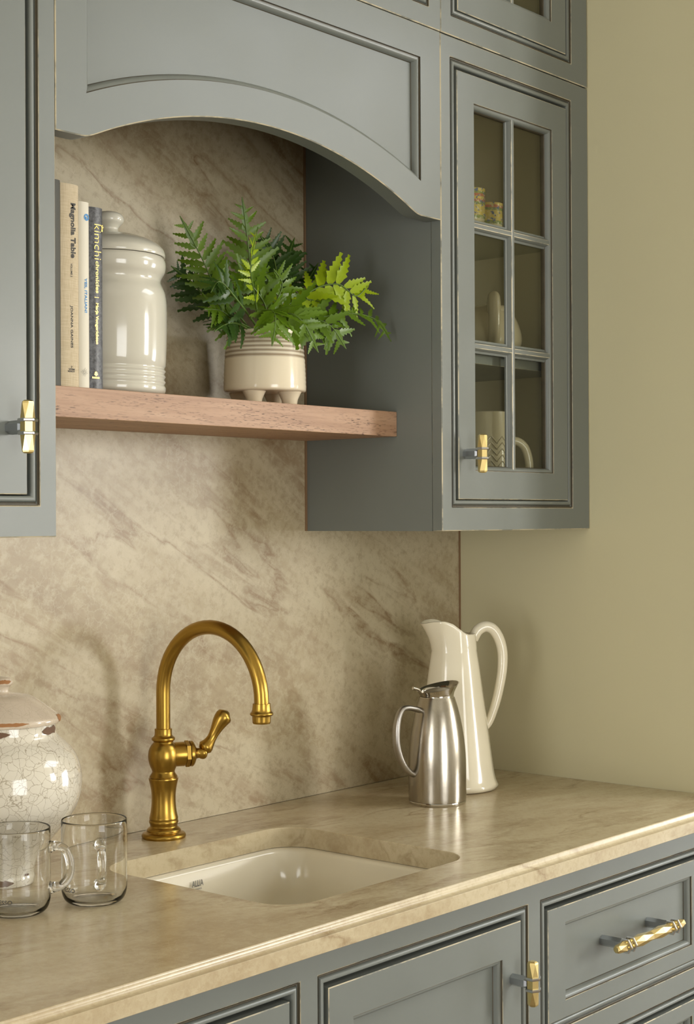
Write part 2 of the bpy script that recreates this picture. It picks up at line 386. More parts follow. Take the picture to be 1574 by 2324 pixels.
STICK = [(0.0, 0.0006, 2), (0.0002, 0.0026, 2), (0.0014, 0.0029, 0)]
STICK += [(0.0014 + 0.0068*math.sin(a*PI/12), 0.0029 + 0.0082*(1-math.cos(a*PI/12)), 0) for a in range(1, 6)] + [(0.0082, 0.0112, 2), (0.0094, 0.0126, 2), (0.0094, 0.016, 2)]
P3 = ['paint', 'worn', 'glaze']
def bead(parent, x0, x1, z0, z1, yf):
    bm = B(); sweep_poly(bm, rect(x0, x1, z0, z1), BEAD, yf); return finish('bead_moulding', bm, P3, parent, smooth=35, recalc=False)
def slab_door(name, parent, x0, x1, z0, z1, yf, stile, rail, railb=None, thick=0.02, glass=False):
    """frame-and-panel door or drawer front; returns (door, inner rectangle)"""
    railb = railb or rail
    bm = B(); c = 0.0012
    outer = rect(x0, x1, z0, z1); ins = rect(x0+stile, x1-stile, z0+railb, z1-rail)
    L = lambda poly, d, y: [(p.x, y, p.y) for p in offset_poly(poly, d)]
    loops = [L(outer, 0.0, yf+thick), L(outer, 0.0, yf+c), L(outer, c, yf), L(ins, -0.0005, yf)]; mis = [0, 1, 0, 1]
    for i_, d_, m_ in STICK: loops.append(L(ins, i_, yf+d_)); mis.append(m_)
    if glass: loops.append(L(ins, 0.0094, yf+thick)); mis.append(0)
    rings(bm, loops, mis)
    o = finish(name, bm, P3, parent, smooth=35, recalc=False)
    inner = (x0+stile+0.009, x1-stile-0.009, z0+railb+0.009, z1-rail-0.009)
    if not glass:
        bm = B(); box(bm, inner[0], inner[1], yf+0.0122, yf+thick-0.001, inner[2], inner[3]); finish('panel', bm, 'paint', o)
    return o, inner
def hexring(c, r, ang, axis, n=6):
    """points of a hexagon round centre c, normal to axis ('z' or 'x')"""
    out = []
    for j in range(n):
        a = 2*PI*j/n + ang
        out.append((c[0]+r*math.cos(a), c[1]+r*math.sin(a), c[2]) if axis == 'z' else (c[0], c[1]+r*math.sin(a), c[2]+r*math.cos(a)))
    return out
def tri_rings(bm, loops, angs):
    """antiprism bands: facets like cut diamonds"""
    vs = [[bm.verts.new(p) for p in lp] for lp in loops]; n = len(loops[0])
    for i in range(len(vs)-1):
        a, b = vs[i], vs[i+1]
        for j in range(n):
            k = (j+1) % n
            try:
                if angs[i] <= angs[i+1]: bm.faces.new((a[j], a[k], b[j])); bm.faces.new((a[k], b[k], b[j]))
                else: bm.faces.new((a[j], a[k], b[k])); bm.faces.new((a[j], b[k], b[j]))
            except ValueError: pass
    bm.faces.new(list(reversed(vs[0]))); bm.faces.new(vs[-1])
def pull(parent, cx, ysurf, cz, horizontal=False, standoff=0.036):
    """faceted gold bar held in two chrome hexagon collars on a grey post"""
    name = 'bar_pull' if horizontal else 'door_pull'
    yb = ysurf - standoff; H = PI/6; ax = 'x' if horizontal else 'z'
    at = (lambda s: (cx+s, yb, cz)) if horizontal else (lambda s: (cx, yb, cz+s))
    if horizontal:
        st = [(-.108,.0045,0),(-.105,.0068,H),(-.088,.0088,0),(-.072,.0088,0),(-.058,.0080,0),(-.032,.0098,H),(0,.0078,0),(.032,.0098,H),(.058,.0080,0),(.072,.0088,0),(.088,.0088,0),(.105,.0068,H),(.108,.0045,0)]
        collars = (-.080, -.064, .064, .080); posts = (-.072, .072)
    else:
        st = [(-.0328,.0050,0),(-.0312,.0074,0),(-.0290,.0080,0),(-.0095,.0094,H),(-.0060,.0092,H),(.0060,.0092,H),(.0095,.0094,H),(.0290,.0080,0),(.0312,.0074,0),(.0328,.0050,0)]
        collars = (-.0082, .0082); posts = (0.0,)
    bm = B()
    loops = [hexring(at(s), r, a, ax) for s, r, a in st]
    tri_rings(bm, loops, [a for _, _, a in st])
    bar = finish(name, bm, 'gold', parent)
    for s in collars:
        bm = B(); w = 0.0021
        lo = [hexring(at(s+d), r, H, ax) for d, r in ((-w, .0090), (-w, .0120), (-w*.4, .0127), (w*.4, .0127), (w, .0120), (w, .0090))]
        rings(bm, lo + [lo[0]]); finish('collar_ring', bm, 'chrome', bar)
    for s in posts:
        bm = B(); c = at(s); r0 = 0.0088; lo = []
        for y, r in ((ysurf+0.0005, r0*0.95), (ysurf-0.006, r0), (yb+0.011, r0), (yb+0.007, r0*0.85)):
            lo.append([(c[0]+r*math.cos(2*PI*j/6+H), y, c[2]+r*math.sin(2*PI*j/6+H)) for j in range(6)])
        rings(bm, lo, cap0=True, cap1=True); finish('post', bm, 'gunmetal', bar)
    return bar
_txt = {}
def text_mesh(s, bold=0.0):
    key = (s, bold)
    if key in _txt: return _txt[key]
    cu = bpy.data.curves.new('lettering', 'FONT'); cu.body = s; cu.size = 1.0; cu.offset = bold; cu.resolution_u = 3; cu.extrude = 0.0
    o = bpy.data.objects.new('lettering', cu); COL.objects.link(o); bpy.context.view_layer.update()
    me = bpy.data.meshes.new_from_object(o.evaluated_get(bpy.context.evaluated_depsgraph_get()))
    vs = [v.co.copy() for v in me.vertices]; fs = [tuple(p.vertices) for p in me.polygons]
    bpy.data.objects.remove(o); bpy.data.curves.remove(cu); bpy.data.meshes.remove(me)
    x0 = min(v.x for v in vs); x1 = max(v.x for v in vs); y0 = min(v.y for v in vs); y1 = max(v.y for v in vs)
    vs = [((v.x-x0)/(x1-x0), (v.y-y0)/(y1-y0)) for v in vs]; _txt[key] = (vs, fs); return _txt[key]
def lettering(parent, s, fn, mat, bold=0.0, name='lettering'):
    vs, fs = text_mesh(s, bold); bm = B(); V = [bm.verts.new(fn(u, v)) for u, v in vs]
    for f in fs:
        try: bm.faces.new([V[i] for i in f])
        except ValueError: pass
    return finish(name, bm, mat, parent, recalc=False)

# ------------------------------------------------------------------ the room
XL, XR, D, ZB, ZT = -0.8218, 0.4665, -0.3071, 0.4801, 1.3206
FL = -ZO
def struct(name, bm, mat, **kw):
    o = finish(name, bm, mat, **kw); o['kind'] = 'structure'; return o
bm = B(); box(bm, RX0-.1, RX1+.1, RY0-.1, .12, FL-.08, FL); struct('floor', bm, 'floor')
bm = B(); grid_plate(bm, [RX0-.1, TOP_FILL[0], TOP_FILL[1], RX1+.1], [RY0-.1, TOP_FILL[2], TOP_FILL[3], .12], {(1,1)}, RZ1, RZ1+.08)
for v in bm.verts: v.co = Vector((v.co.x, v.co.z, v.co.y))
struct('ceiling', bm, 'ceil')
bm = B(); box(bm, RX0, RX1, .02, .12, FL, RZ1); struct('wall_back', bm, 'wall')
bm = B(); box(bm, XR, XR+.115, -.625, .02, FL, RZ1); struct('wall_right', bm, 'wall')
bm = B(); grid_plate(bm, [RX0-.1, -2.6, -1.0, 2.35, 3.35, RX1+.1], [FL, -.7, .25, 1.15, 1.50, RZ1], {(1,1), (1,2), (3,2), (3,3)}, RY0-.1, RY0); struct('wall_front', bm, 'roomwall')
bm = B(); V = {}
def yz_plate(x0, x1, ys, zs, holes):
    b2 = B(); grid_plate(b2, ys, zs, holes, x0, x1)
    for v in b2.verts: v.co = Vector((v.co.y, v.co.x, v.co.z))
    return b2
struct('wall_left', yz_plate(RX0-.1, RX0, [RY0, -1.6, -.5, .02], [FL, -.7, 1.15, RZ1], {(1,1)}), 'roomwall')
struct('wall_far_right', yz_plate(RX1, RX1+.1, [RY0, -3.6, -2.0, .02], [FL, -.7, 1.15, RZ1], {(1,1)}), 'roomwall')
def window(name, a0, a1, side, _p, _c, WZ0, WZ1):
    t = 0.035
    def bar(b_, p0, p1, q0, q1, e=0.0):
        if side == 'front': box(b_, p0, p1, RY0-.02+e, RY0+.015-e, q0, q1)
        elif side == 'left': box(b_, RX0-.02+e, RX0+.015-e, p0, p1, q0, q1)
        else: box(b_, RX1-.015+e, RX1+.02-e, p0, p1, q0, q1)
    bm = B(); bar(bm, a0, a0+t, WZ0, WZ1); bar(bm, a1-t, a1, WZ0, WZ1); bar(bm, a0+t, a1-t, WZ0, WZ0+t); bar(bm, a0+t, a1-t, WZ1-t, WZ1)
    o = struct(name, bm, 'winframe')
    nx = max(2, round((a1-a0)/0.28))
    for i in range(1, nx):
        x = a0 + (a1-a0)*i/nx; b2 = B(); bar(b2, x-.010, x+.010, WZ0+t, WZ1-t, .004); finish('muntin', b2, 'winframe', o)
    for i in range(1, 5):
        z = WZ0 + (WZ1-WZ0)*i/5; b2 = B(); bar(b2, a0+t, a1-t, z-.010, z+.010, .005); finish('muntin', b2, 'winframe', o)
for _w in WIN: window(*_w)

# stone backsplash
bm = B(); box(bm, -1.7, XR-.004, 0.0, .0195, 0.0005, 1.50)
tag(finish('backsplash', bm, 'stone', org=(-.6, .01, 0)), 'beige quartzite backsplash slab with brown veins behind the faucet', 'backsplash')
bm = B(); box(bm, XR-.004, XR, -.002, .0195, 0.0005, ZB); box(bm, -.0045, -.0002, -.0025, -.0002, ZB, ZT)
struct('trim_1', bm, 'caulk')

# ------------------------------------------------------------------ upper cabinets
def face_frame(parent, xs, zs, holes, yf, th=0.022):
    bm = B(); grid_plate(bm, xs, zs, holes, yf, yf+th); return finish('face_frame', bm, ['paint', 'worn'], parent, bevel=(0.0015, 1, 1))
def carcass(parent, x0, x1, z0, z1, y0, inner=True, t=0.018):
    """open-fronted box of side panels, top, bottom and back"""
    for nm, b_ in (('side_panel', (x0, x0+t, y0, -.0005, z0, z1)), ('side_panel', (x1-t, x1, y0, -.0005, z0, z1)), ('bottom_panel', (x0+t, x1-t, y0, -.0005, z0, z0+t)),
                   ('top_panel', (x0+t, x1-t, y0, -.0005, z1-t, z1)), ('back_panel', (x0+t, x1-t, -.008, -.0005, z0+t, z1-t))):
        bm = B(); box(bm, *b_)
        if nm == 'side_panel':
            lft = b_[0] == x0
            for f in bm.faces:
                n = f.calc_center_median(); f.material_index = 1 if ((lft and n.x > b_[1]-1e-4) or (not lft and n.x < b_[0]+1e-4)) else 0
            finish(nm, bm, ['paint', 'inside'], parent)
        else: finish(nm, bm, 'inside' if nm != 'bottom_panel' else ['paint'], parent)
def glass_door(parent, x0, x1, z0, z1, yf, cols, rows_z, stile=.0489, rail=.0485, railb=.0495):
    door, (a, b, c, e) = slab_door('door', parent, x0, x1, z0, z1, yf, stile, rail, railb, glass=True)
    xm = (a+b)/2
    def bar_profile(w=.0115):
        return [(-w, .016), (-w, .0125), (-.0078, .0112), (-.0068, .008), (-.0042, .0052), (-.0042, .0042), (-.003, .0036), (.003, .0036), (.0042, .0042), (.0042, .0052), (.0068, .008), (.0078, .0112), (w, .0125), (w, .016)]
    mi = [0, 0, 0, 0, 1, 1, 0, 1, 1, 0, 0, 0, 0]
    def muntin(fn, s0, s1):
        bm = B(); pr = bar_profile(); lo = [[fn(u, yf+dy, s) for u, dy in pr] for s in (s0, s1)]
        vs = [[bm.verts.new(p) for p in l_] for l_ in lo]
        for j in range(len(pr)-1):
            f = bm.faces.new((vs[0][j], vs[0][j+1], vs[1][j+1], vs[1][j])); f.material_index = mi[j]
        bm.faces.new([vs[0][0], vs[1][0], vs[1][-1], vs[0][-1]])
        finish('muntin', bm, ['paint', 'worn'], door, smooth=28)
    if cols == 2: muntin(lambda u, y, s: (xm+u, y, s), c-.006, e+.006)
    for z in rows_z: muntin(lambda u, y, s, z=z: (s, y+.0004, z+u), a-.006, b+.006)
    zz = [c] + list(rows_z) + [e]; xx = [a, xm, b] if cols == 2 else [a, b]
    for i in range(len(xx)-1):
        for j in range(len(zz)-1):
            bm = B(); box(bm, xx[i]-.004, xx[i+1]+.004 if i == len(xx)-2 else xx[i+1], yf+.0165, yf+.0190, zz[j]-.004*(j == 0), zz[j+1]+.004*(j == len(zz)-2)); finish('glass_pane', bm, 'pane', door)
    return door

# right wall cabinet with the glazed door
cab = thing('wall_cabinet', 'grey-blue wall cabinet with a six-pane glass door beside the painted wall', 'cabinet', ((XR)/2, D/2, ZB))
carcass(cab, 0, XR-.001, ZB, ZT-.001, D+.022)
ff = face_frame(cab, [0, .0278, .406, XR-.001], [ZB, .5205, 1.285, ZT-.001], {(1,1)}, D)
bead(ff, .0278, .406, .5205, 1.285, D)
dr = glass_door(cab, .0458, .3892, .5343, 1.2668, D-.0008, 2, (.8005, 1.0095))
pull(cab, .0645, D-.0008, .6115)
for hz in (.62, 1.06):
    bm = B(); box(bm, .385, .395, D+.021, D+.05, hz, hz+.022); box(bm, .388, .392, D+.022, D+.026, hz-.02, hz+.05); finish('hinge', bm, 'foil', cab)
bm = B(); box(bm, .0185, XR-.0195, -.275, -.0085, .7745, .8045); finish('shelf_board', bm, ['paint', 'worn'], cab, bevel=(.0008, 1, 1))
bm = B(); box(bm, .0185, XR-.0195, -.275, -.0085, 1.017, 1.026); finish('glass_shelf', bm, 'pane', cab)

# left wall cabinet, cut by the frame
cl = thing('wall_cabinet', 'grey-blue wall cabinet with a plain door, beside the row of books', 'cabinet', (XL-.23, D/2, ZB))
carcass(cl, XL-.47, XL, ZB, ZT-.001, D+.022)
ff = face_frame(cl, [XL-.47, XL-.44, -.8495, XL], [ZB, .5205, 1.285, ZT-.001], {(1,1)}, D)
bead(ff, XL-.44, -.8495, .5205, 1.285, D)
d_, _ = slab_door('door', cl, XL-.422, -.8690, .5343, 1.2668, D-.0008, .062, .0485, .0495)
pull(cl, -.8965, D-.0008, .6170)

# top row of cabinets
tz0, tz1 = ZT+.0008, 1.86
ct = thing('top_cabinet', 'short grey-blue top cabinet with a glass door, above the six-pane cabinet', 'cabinet', (XR/2, D/2, tz0))
carcass(ct, .001, XR-.003, tz0, tz1, D+.021)
ff = face_frame(ct, [0.0005, .0300, .4065, XR-.003], [tz0, .0347+ZT, tz1-.04, tz1], {(1,1)}, D-.001)
bead(ff, .0300, .4065, .0347+ZT, tz1-.04, D-.001)
glass_door(ct, .0478, .3880, .0480+ZT, tz1-.058, D-.0018, 2, (1.60,), .0489, .0485, .0495)
cm = thing('top_cabinet', 'wide grey-blue top cabinet running above the arched valance', 'cabinet', (XL/2, D/2, tz0))
carcass(cm, XL+.0005, -.0005, 1.45, tz1, D+.021)
ff = face_frame(cm, [XL+.0005, XL+.04, -.0330, 0.0], [tz0, .0347+ZT, tz1-.04, tz1], {(1,1)}, D-.001)
bead(ff, XL+.04, -.0330, .0347+ZT, tz1-.04, D-.001)
slab_door('door', cm, XL+.058, -.0508, .0480+ZT, tz1-.058, D-.0018, .0489, .0485, .0495)
tl = thing('top_cabinet', 'grey-blue top cabinet at the end of the row, above the plain-door cabinet', 'cabinet', (XL-.23, D/2, tz0))
carcass(tl, XL-.47, XL, tz0, tz1, D+.021)
ff = face_frame(tl, [XL-.47, XL-.44, -.8495, XL], [tz0, .0347+ZT, tz1-.04, tz1], {(1,1)}, D-.001)
slab_door('door', tl, XL-.43, -.858, .0480+ZT, tz1-.058, D-.0018, .0489, .0485, .0495)

# arched valance between the wall cabinets
hv = thing('arched_valance', 'grey-blue arched valance panel spanning over the wooden shelf niche', 'valance', (XL/2, D, 1.0033))
def arc(x0, x1, zend, zmid, n=40):
    c = (x1-x0)/2; h = zmid-zend; R = (c*c+h*h)/(2*h); xm = (x0+x1)/2; zc = zmid-R; a = math.asin(c/R)
    return [(xm+R*math.sin(-a+2*a*i/n), zc+R*math.cos(-a+2*a*i/n)) for i in range(n+1)]
A0 = arc(-.7665, -.0635, 1.0035, 1.0828); A1 = arc(-.7699, -.0548, 1.0604, 1.1330)
# soften the two kinks
def soften(pl):
    a, k, b = Vector(pl[0]), Vector(pl[1]), Vector(pl[3]); out = []
    p0 = k + (a-k).normalized()*.010; p1 = Vector(pl[2])
    for i in range(5):
        t = i/4; out.append(tuple(p0*(1-t)**2 + k*2*t*(1-t) + p1*t*t))
    return out
xa, xb = XL+.0006, -.0006; zt = ZT-.0004
left = soften([(xa, 1.0033), A0[0], A0[1], A0[2]]); right = [(-(p[0])+xa+xb, p[1]) for p in reversed(soften([(xa, 1.0033), (xa+xb-A0[-1][0], A0[-1][1]), (xa+xb-A0[-2][0], A0[-2][1]), (0, 0)]))]
outer = [(xa, 1.0033)] + left + A0[2:-2] + right + [(xb, 1.0033), (xb, zt), (xa, zt)]
ilow = [A1[0]]*(1+1) + [A1[0]]*0
bm = B()
def key(p, y): return (round(p[0], 6), y, round(p[1], 6))
low = left + A0[2:-2] + right
# matching inner points along the panel's arched edge
inner_low = []
x0, x1 = low[0][0], low[-1][0]; i0, i1 = A1[0][0], A1[-1][0]; hc = (i1-i0)/2; hh = 1.1330-1.0604; RR = (hc*hc+hh*hh)/(2*hh); ixm = (i0+i1)/2
for p in low:
    x = i0 + (i1-i0)*(p[0]-x0)/(x1-x0); inner_low.append((x, 1.1330-RR+math.sqrt(max(RR*RR-(x-ixm)**2, 0))))
inner = [inner_low[0]] + inner_low + [inner_low[-1], (i1, 1.2664), (i0, 1.2664)]
outer = [(xa, 1.0033)] + low + [(xb, 1.0033), (xb, zt), (xa, zt)]
def ring_at(pts, y): return [(p[0], y, p[1]) for p in pts]
c = .0014; TH = .0300
oc = [tuple(p) for p in offset_poly(outer, c)]
rings(bm, [ring_at(outer, D+TH), ring_at(outer, D+c), ring_at(oc, D)], [0, 1])
fo = [bm.verts.new(p) for p in ring_at(oc, D)]; fi = [bm.verts.new(p) for p in ring_at(inner, D)]
n = len(outer)
for j in range(n):
    k = (j+1) % n
    if (Vector(inner[j])-Vector(inner[k])).length < 1e-7: bm.faces.new((fo[j], fo[k], fi[j]))
    else: bm.faces.new((fo[j], fo[k], fi[k], fi[j]))
bo = [bm.verts.new(p) for p in ring_at(outer, D+TH)]; bi = [bm.verts.new(p) for p in ring_at(inner, D+TH)]
for j in range(n):
    k = (j+1) % n
    if (Vector(inner[j])-Vector(inner[k])).length < 1e-7: bm.faces.new((bo[k], bo[j], bi[j]))
    else: bm.faces.new((bo[k], bo[j], bi[j], bi[k]))
bmesh.ops.remove_doubles(bm, verts=bm.verts, dist=1e-6)
fr = finish('valance_frame', bm, P3, hv, smooth=20)
ip = [inner_low[0]] + inner_low[1:-1] + [inner_low[-1], (i1, 1.2664), (i0, 1.2664)]
bm = B(); STK2 = [(a*1.12, b*1.12, m) for a, b, m in STICK]; sweep_poly(bm, ip, STK2, D)
finish('panel_moulding', bm, P3, fr, smooth=35, recalc=False)
bm = B(); pp = [tuple(p) for p in offset_poly(ip, .010)]; ztop = pp[-1][1]; lowp = pp[:-2]
va = [bm.verts.new((p[0], D+.0136, p[1])) for p in lowp]; vb = [bm.verts.new((p[0], D+.0136, ztop)) for p in lowp]
for j in range(len(lowp)-1): bm.faces.new((va[j], va[j+1], vb[j+1], vb[j]))
finish('panel', bm, 'paint', fr, recalc=False)

# ------------------------------------------------------------------ counter, sink, base cabinets
CX0 = -1.75
def rrect(x0, x1, y0, y1, r, n=8):
    out = []
    for cx, cy, a0 in ((x1-r, y0+r, -PI/2), (x1-r, y1-r, 0), (x0+r, y1-r, PI/2), (x0+r, y0+r, PI)):
        for i in range(n+1): a = a0 + (PI/2)*i/n; out.append((cx+r*math.cos(a), cy+r*math.sin(a)))
    return out
cut = rrect(-.624, -.217, -.5235, -.150, .052)
prof = [(-.6105, -.0006), (-.6110, -.0014)]   # edge of the top, then the cove, ledge and square lower edge
for i in range(0, 7):
    a = i/6*PI/2; prof.append((-.6112 - .0075*(1-math.cos(a)), -.0030 - .0080*math.sin(a)))
prof += [(-.6215, -.0112), (-.6222, -.0119), (-.6222, -.0306), (-.6216, -.0312)]
bm = B()
xe = XR-.0008
orect = [(CX0, -.6098), (xe, -.6098), (xe, -.0005), (CX0, -.0005)]
ov = [bm.verts.new((p[0], p[1], 0)) for p in orect]; cv = [bm.verts.new((p[0], p[1], 0)) for p in offset_poly(cut, -.0012)]
edges = [bm.edges.new((ov[i], ov[(i+1) % 4])) for i in range(4)] + [bm.edges.new((cv[i], cv[(i+1) % len(cv)])) for i in range(len(cv))]
bmesh.ops.triangle_fill(bm, use_beauty=True, use_dissolve=False, edges=edges)
for f in bm.faces:
    if f.normal.z < 0: f.normal_flip()
rings(bm, [[(x, y, 0) for x, y in offset_poly(cut, -.0012)], [(x, y, -.0012) for x, y in cut], [(x, y, -.0312) for x, y in cut]])
fl = [[(x, -.6098, 0), *[(x, y, z) for y, z in prof], (x, -.5600, -.0312)] for x in (CX0, xe)]
vs = [[bm.verts.new(p) for p in l_] for l_ in fl]
for j in range(len(fl[0])-1):
    bm.faces.new((vs[0][j], vs[0][j+1], vs[1][j+1], vs[1][j]))
bmesh.ops.remove_doubles(bm, verts=bm.verts, dist=1e-5)
ctop = finish('countertop', bm, 'counter', org=(-.6, -.3, -.0312), smooth=40)
tag(ctop, 'tan quartzite countertop with a coved front edge and sink cutout', 'countertop')

sk = thing('sink', 'white undermount fireclay sink set below the stone counter', 'sink', (-.42, -.337, -.22))
def sl(ins, z, r): return [(x, y, z) for x, y in rrect(-.624+ins, -.217-ins, -.5235+ins, -.150-ins, r)]
bm = B()
rings(bm, [sl(-.03, -.034, .07), sl(-.03, -.0318, .07), sl(.006, -.0318, .05), sl(.010, -.033, .05), sl(.0125, -.037, .05), sl(.016, -.10, .05), sl(.022, -.185, .055), sl(.030, -.203, .06), sl(.050, -.212, .06), sl(.10, -.2145, .05)], cap1=True)
rings(bm, [sl(-.03, -.034, .07), sl(-.008, -.04, .06), sl(-.004, -.20, .07), sl(.02, -.222, .07)], cap1=True)
basin = finish('basin', bm, 'fireclay', sk, smooth=50)
bm = B(); lathe(bm, [(.0, -.2120), (.030, -.2120), (.042, -.2125), (.043, -.2142)], -.42, -.337, 0, 32); finish('drain', bm, 'polsteel', sk, smooth=40)
lettering(sk, 'ALLIA', lambda u, v: (-.4510+.0242*u, -.1672, -.0578+.0096*v), 'greyink', 0.02)
lettering(sk, 'PARIS', lambda u, v: (-.4440+.0130*u, -.1676, -.0630+.0026*v), 'greyink', 0.02)

YF = -.585
sb = thing('base_cabinet', 'grey-blue base cabinet with framed doors and drawers under the counter', 'cabinet', (-.35, -.3, FL))
bx0, bx1 = -1.169, XR-.001
for b_ in ((bx0, bx0+.018), (-.157, -.139), (bx1-.018, bx1)):
    bm = B(); box(bm, b_[0], b_[1], YF+.022, -.0005, FL, -.0345); finish('side_panel', bm, 'paint', sb)
bm = B(); box(bm, bx0+.018, bx1-.018, YF+.022, -.0005, FL+.10, FL+.118); finish('bottom_panel', bm, 'paint', sb)
bm = B(); box(bm, bx0+.018, bx1-.018, -.009, -.0005, FL+.118, -.25); finish('back_panel', bm, 'inside', sb)
bm = B(); box(bm, bx0+.018, bx1-.018, YF+.06, YF+.078, FL, FL+.10); finish('toe_kick', bm, 'paint', sb)
dz0, dz1 = FL+.155, -.0733
DRW = ((-.2785, -.0733), (-.4985, -.3145), (dz0, -.5345))
zs_ = [FL+.10, dz0, -.5345, -.4985, -.3145, -.2785, dz1, -.0316]
hol = {(c_, r_) for c_ in (1, 3) for r_ in range(1, 6)} | {(5, 1), (5, 3), (5, 5)}
ff = face_frame(sb, [bx0, -1.139, -.6694, -.6348, -.1650, -.1307, .406, bx1], zs_, hol, YF)
for (a, b) in ((-1.139, -.6694), (-.6348, -.1650)):
    bead(ff, a, b, dz0, dz1, YF); slab_door('door', sb, a+.0190, b-.0190, dz0+.0138, dz1-.0192, YF-.0008, .0480, .0480)
pull(sb, -.2075, YF-.0008, -.1735); pull(sb, -1.095, YF-.0008, -.1735)
for za, zb in DRW:
    bead(ff, -.1307, .406, za, zb, YF); slab_door('drawer_front', sb, -.1117, .387, za+.0138, zb-.0192, YF-.0008, .0480, .0268)
    pull(sb, .1345, YF-.0008+.0122, (za+zb)/2+.0015 if za > -.3 else (za+zb)/2, True, .0475)

# ------------------------------------------------------------------ wooden shelf and what stands on it
SZ = .6853
bm = B(); box(bm, XL+.0005, -.0005, -.2101, -.0005, .6427, SZ)
tag(finish('floating_shelf', bm, 'wood', org=(-.41, -.1, .6427), bevel=(.0008, 2)), 'thick walnut floating shelf between the wall cabinets', 'shelf')

def book(label, x0, x1, h, depth, cover, z0=SZ, round_=.003, yfr=-.2050, grp='cookbooks on the shelf'):
    t = thing('book', label, 'book', ((x0+x1)/2, yfr+depth/2, z0), grp)
    bm = B(); n = 8; lp = []; ct_ = .0022
    pts = []
    for i in range(n+1):
        s = i/n; pts.append((x0+(x1-x0)*s, yfr + round_*(1-math.sin(PI*s)**.6)))
    outer_ = pts + [(x1, yfr+depth), (x1-ct_, yfr+depth)] + [(x1-ct_, yfr+.008), (x0+ct_, yfr+.008)] + [(x0+ct_, yfr+depth), (x0, yfr+depth)]
    rings(bm, [[(x, y, z) for x, y in outer_] for z in (z0, z0+h)], cap0=True, cap1=True)
    cv_ = finish('cover', bm, cover, t, smooth=30)
    bm = B(); box(bm, x0+ct_, x1-ct_, yfr+.008, yfr+depth-.004, z0+.003, z0+h-.004); finish('pages', bm, 'pages', t)
    return t, cv_
def spine_text(cv_, s, xl, xr, zt_, zb_, mat, bold=0.0, yfr=-.2050):
    return lettering(cv_, s, lambda u, v: (xl+(xr-xl)*v, yfr-.0003, zt_-(zt_-zb_)*u), mat, bold)
def flat_text(cv_, s, xl, xr, zt_, zb_, mat, bold=0.0, yfr=-.2050):
    return lettering(cv_, s, lambda u, v: (xl+(xr-xl)*u, yfr-.0003, zb_+(zt_-zb_)*v), mat, bold)
def stroke(bm, pts, w, y=-.2053):
    P = [Vector((p[0], p[1])) for p in pts]
    for a, b in zip(P[:-1], P[1:]):
        d = (b-a); 
        if d.length < 1e-7: continue
        nrm = Vector((-d.y, d.x)).normalized()*w/2
        bm.faces.new([bm.verts.new((q.x, y, q.y)) for q in (a-nrm, b-nrm, b+nrm, a+nrm)])
book('charcoal book at the cabinet end of the cookbook row', -.7600, -.7286, .2825, .19, 'coverdark')
b1, c1 = book('tan linen cookbook with Magnolia Table on its spine', -.7281, -.6967, .2800, .195, 'clothtan')
spine_text(c1, 'Magnolia Table', -.7150, -.7038, .9392, .8632, 'ink', 0.035)
spine_text(c1, 'VOLUME 2', -.7130, -.7098, .8557, .8369, 'ink', 0.02)
spine_text(c1, 'JOANNA GAINES', -.7144, -.7090, .7976, .7391, 'ink', 0.02)
flat_text(c1, 'WM', -.7175, -.7068, .7108, .7082, 'ink', 0.03); flat_text(c1, 'MORROW', -.7180, -.7064, .7078, .7056, 'ink', 0.03)
bm = B(); stroke(bm, [(-.7128, .7128), (-.7122, .7139), (-.7112, .7138), (-.7110, .7130), (-.7122, .7118), (-.7126, .7108)], .0007); finish('emblem', bm, 'ink', c1)
b2, c2 = book('slim white cookbook with blue YES, ITALIAN! lettering', -.6964, -.6779, .2590, .19, 'paperwhite')
spine_text(c2, 'YES, ITALIAN!', -.6890, -.6838, .8385, .7899, 'blueink', 0.03)
bm = B()
cx_, cz_ = -.6844, .9231
for i in range(24):
    a, b = 2*PI*i/24, 2*PI*(i+1)/24; w0, w1 = (.0024, .0045) 
    bm.faces.new([bm.verts.new((cx_+r*math.cos(t), -.2053, cz_+r*1.08*math.sin(t))) for r, t in ((w0, a), (w1, a), (w1, b), (w0, b))])
bm.faces.new([bm.verts.new((cx_-.001+.0016*math.cos(2*PI*i/12), -.2053, cz_-.0008+.0018*math.sin(2*PI*i/12))) for i in range(12)])
finish('roundel', bm, 'blueink', c2)
bm = B()
for k in range(11):
    a = 2*PI*k/11+.2; r0, r1 = .0012, .0048+.001*(k % 3)
    stroke(bm, [(-.6891+r*math.cos(a+.15*q), .7072+r*.9*math.sin(a+.15*q)) for q, r in ((0, r0), (1, (r0+r1)/2), (.3, r1))], .00035)
finish('line_drawing', bm, 'palegrey', c2)
b3, c3 = book('mottled grey cookbook with gold kimchi chronicles lettering', -.6776, -.6524, .2545, .19, 'covergrey', round_=.004)
spine_text(c3, 'kimchi', -.6702, -.6584, .9160, .8668, 'foil', -0.018); spine_text(c3, 'the', -.6577, -.6540, .9162, .9066, 'foil', 0.02)
spine_text(c3, 'chronicles', -.6680, -.6618, .8642, .8196, 'foil', 0.01); spine_text(c3, 'Marja Vongerichten', -.6698, -.6632, .8055, .7480, 'foil', 0.015)
bm = B(); stroke(bm, [(-.6705, .8134), (-.6627, .8134)], .0007); 
stroke(bm, [(-.6683, .7031), (-.6683, .7094)], .0010); stroke(bm, [(-.6683, .7086), (-.6704, .7072)], .0016); stroke(bm, [(-.6683, .7086), (-.6662, .7072)], .0016); stroke(bm, [(-.6712, .7060), (-.6683, .7038), (-.6654, .7060)], .0014); finish('tree_emblem', bm, 'foil', c3)
flat_text(c3, 'RODALE', -.6752, -.6622, .7020, .6996, 'foil', 0.03)

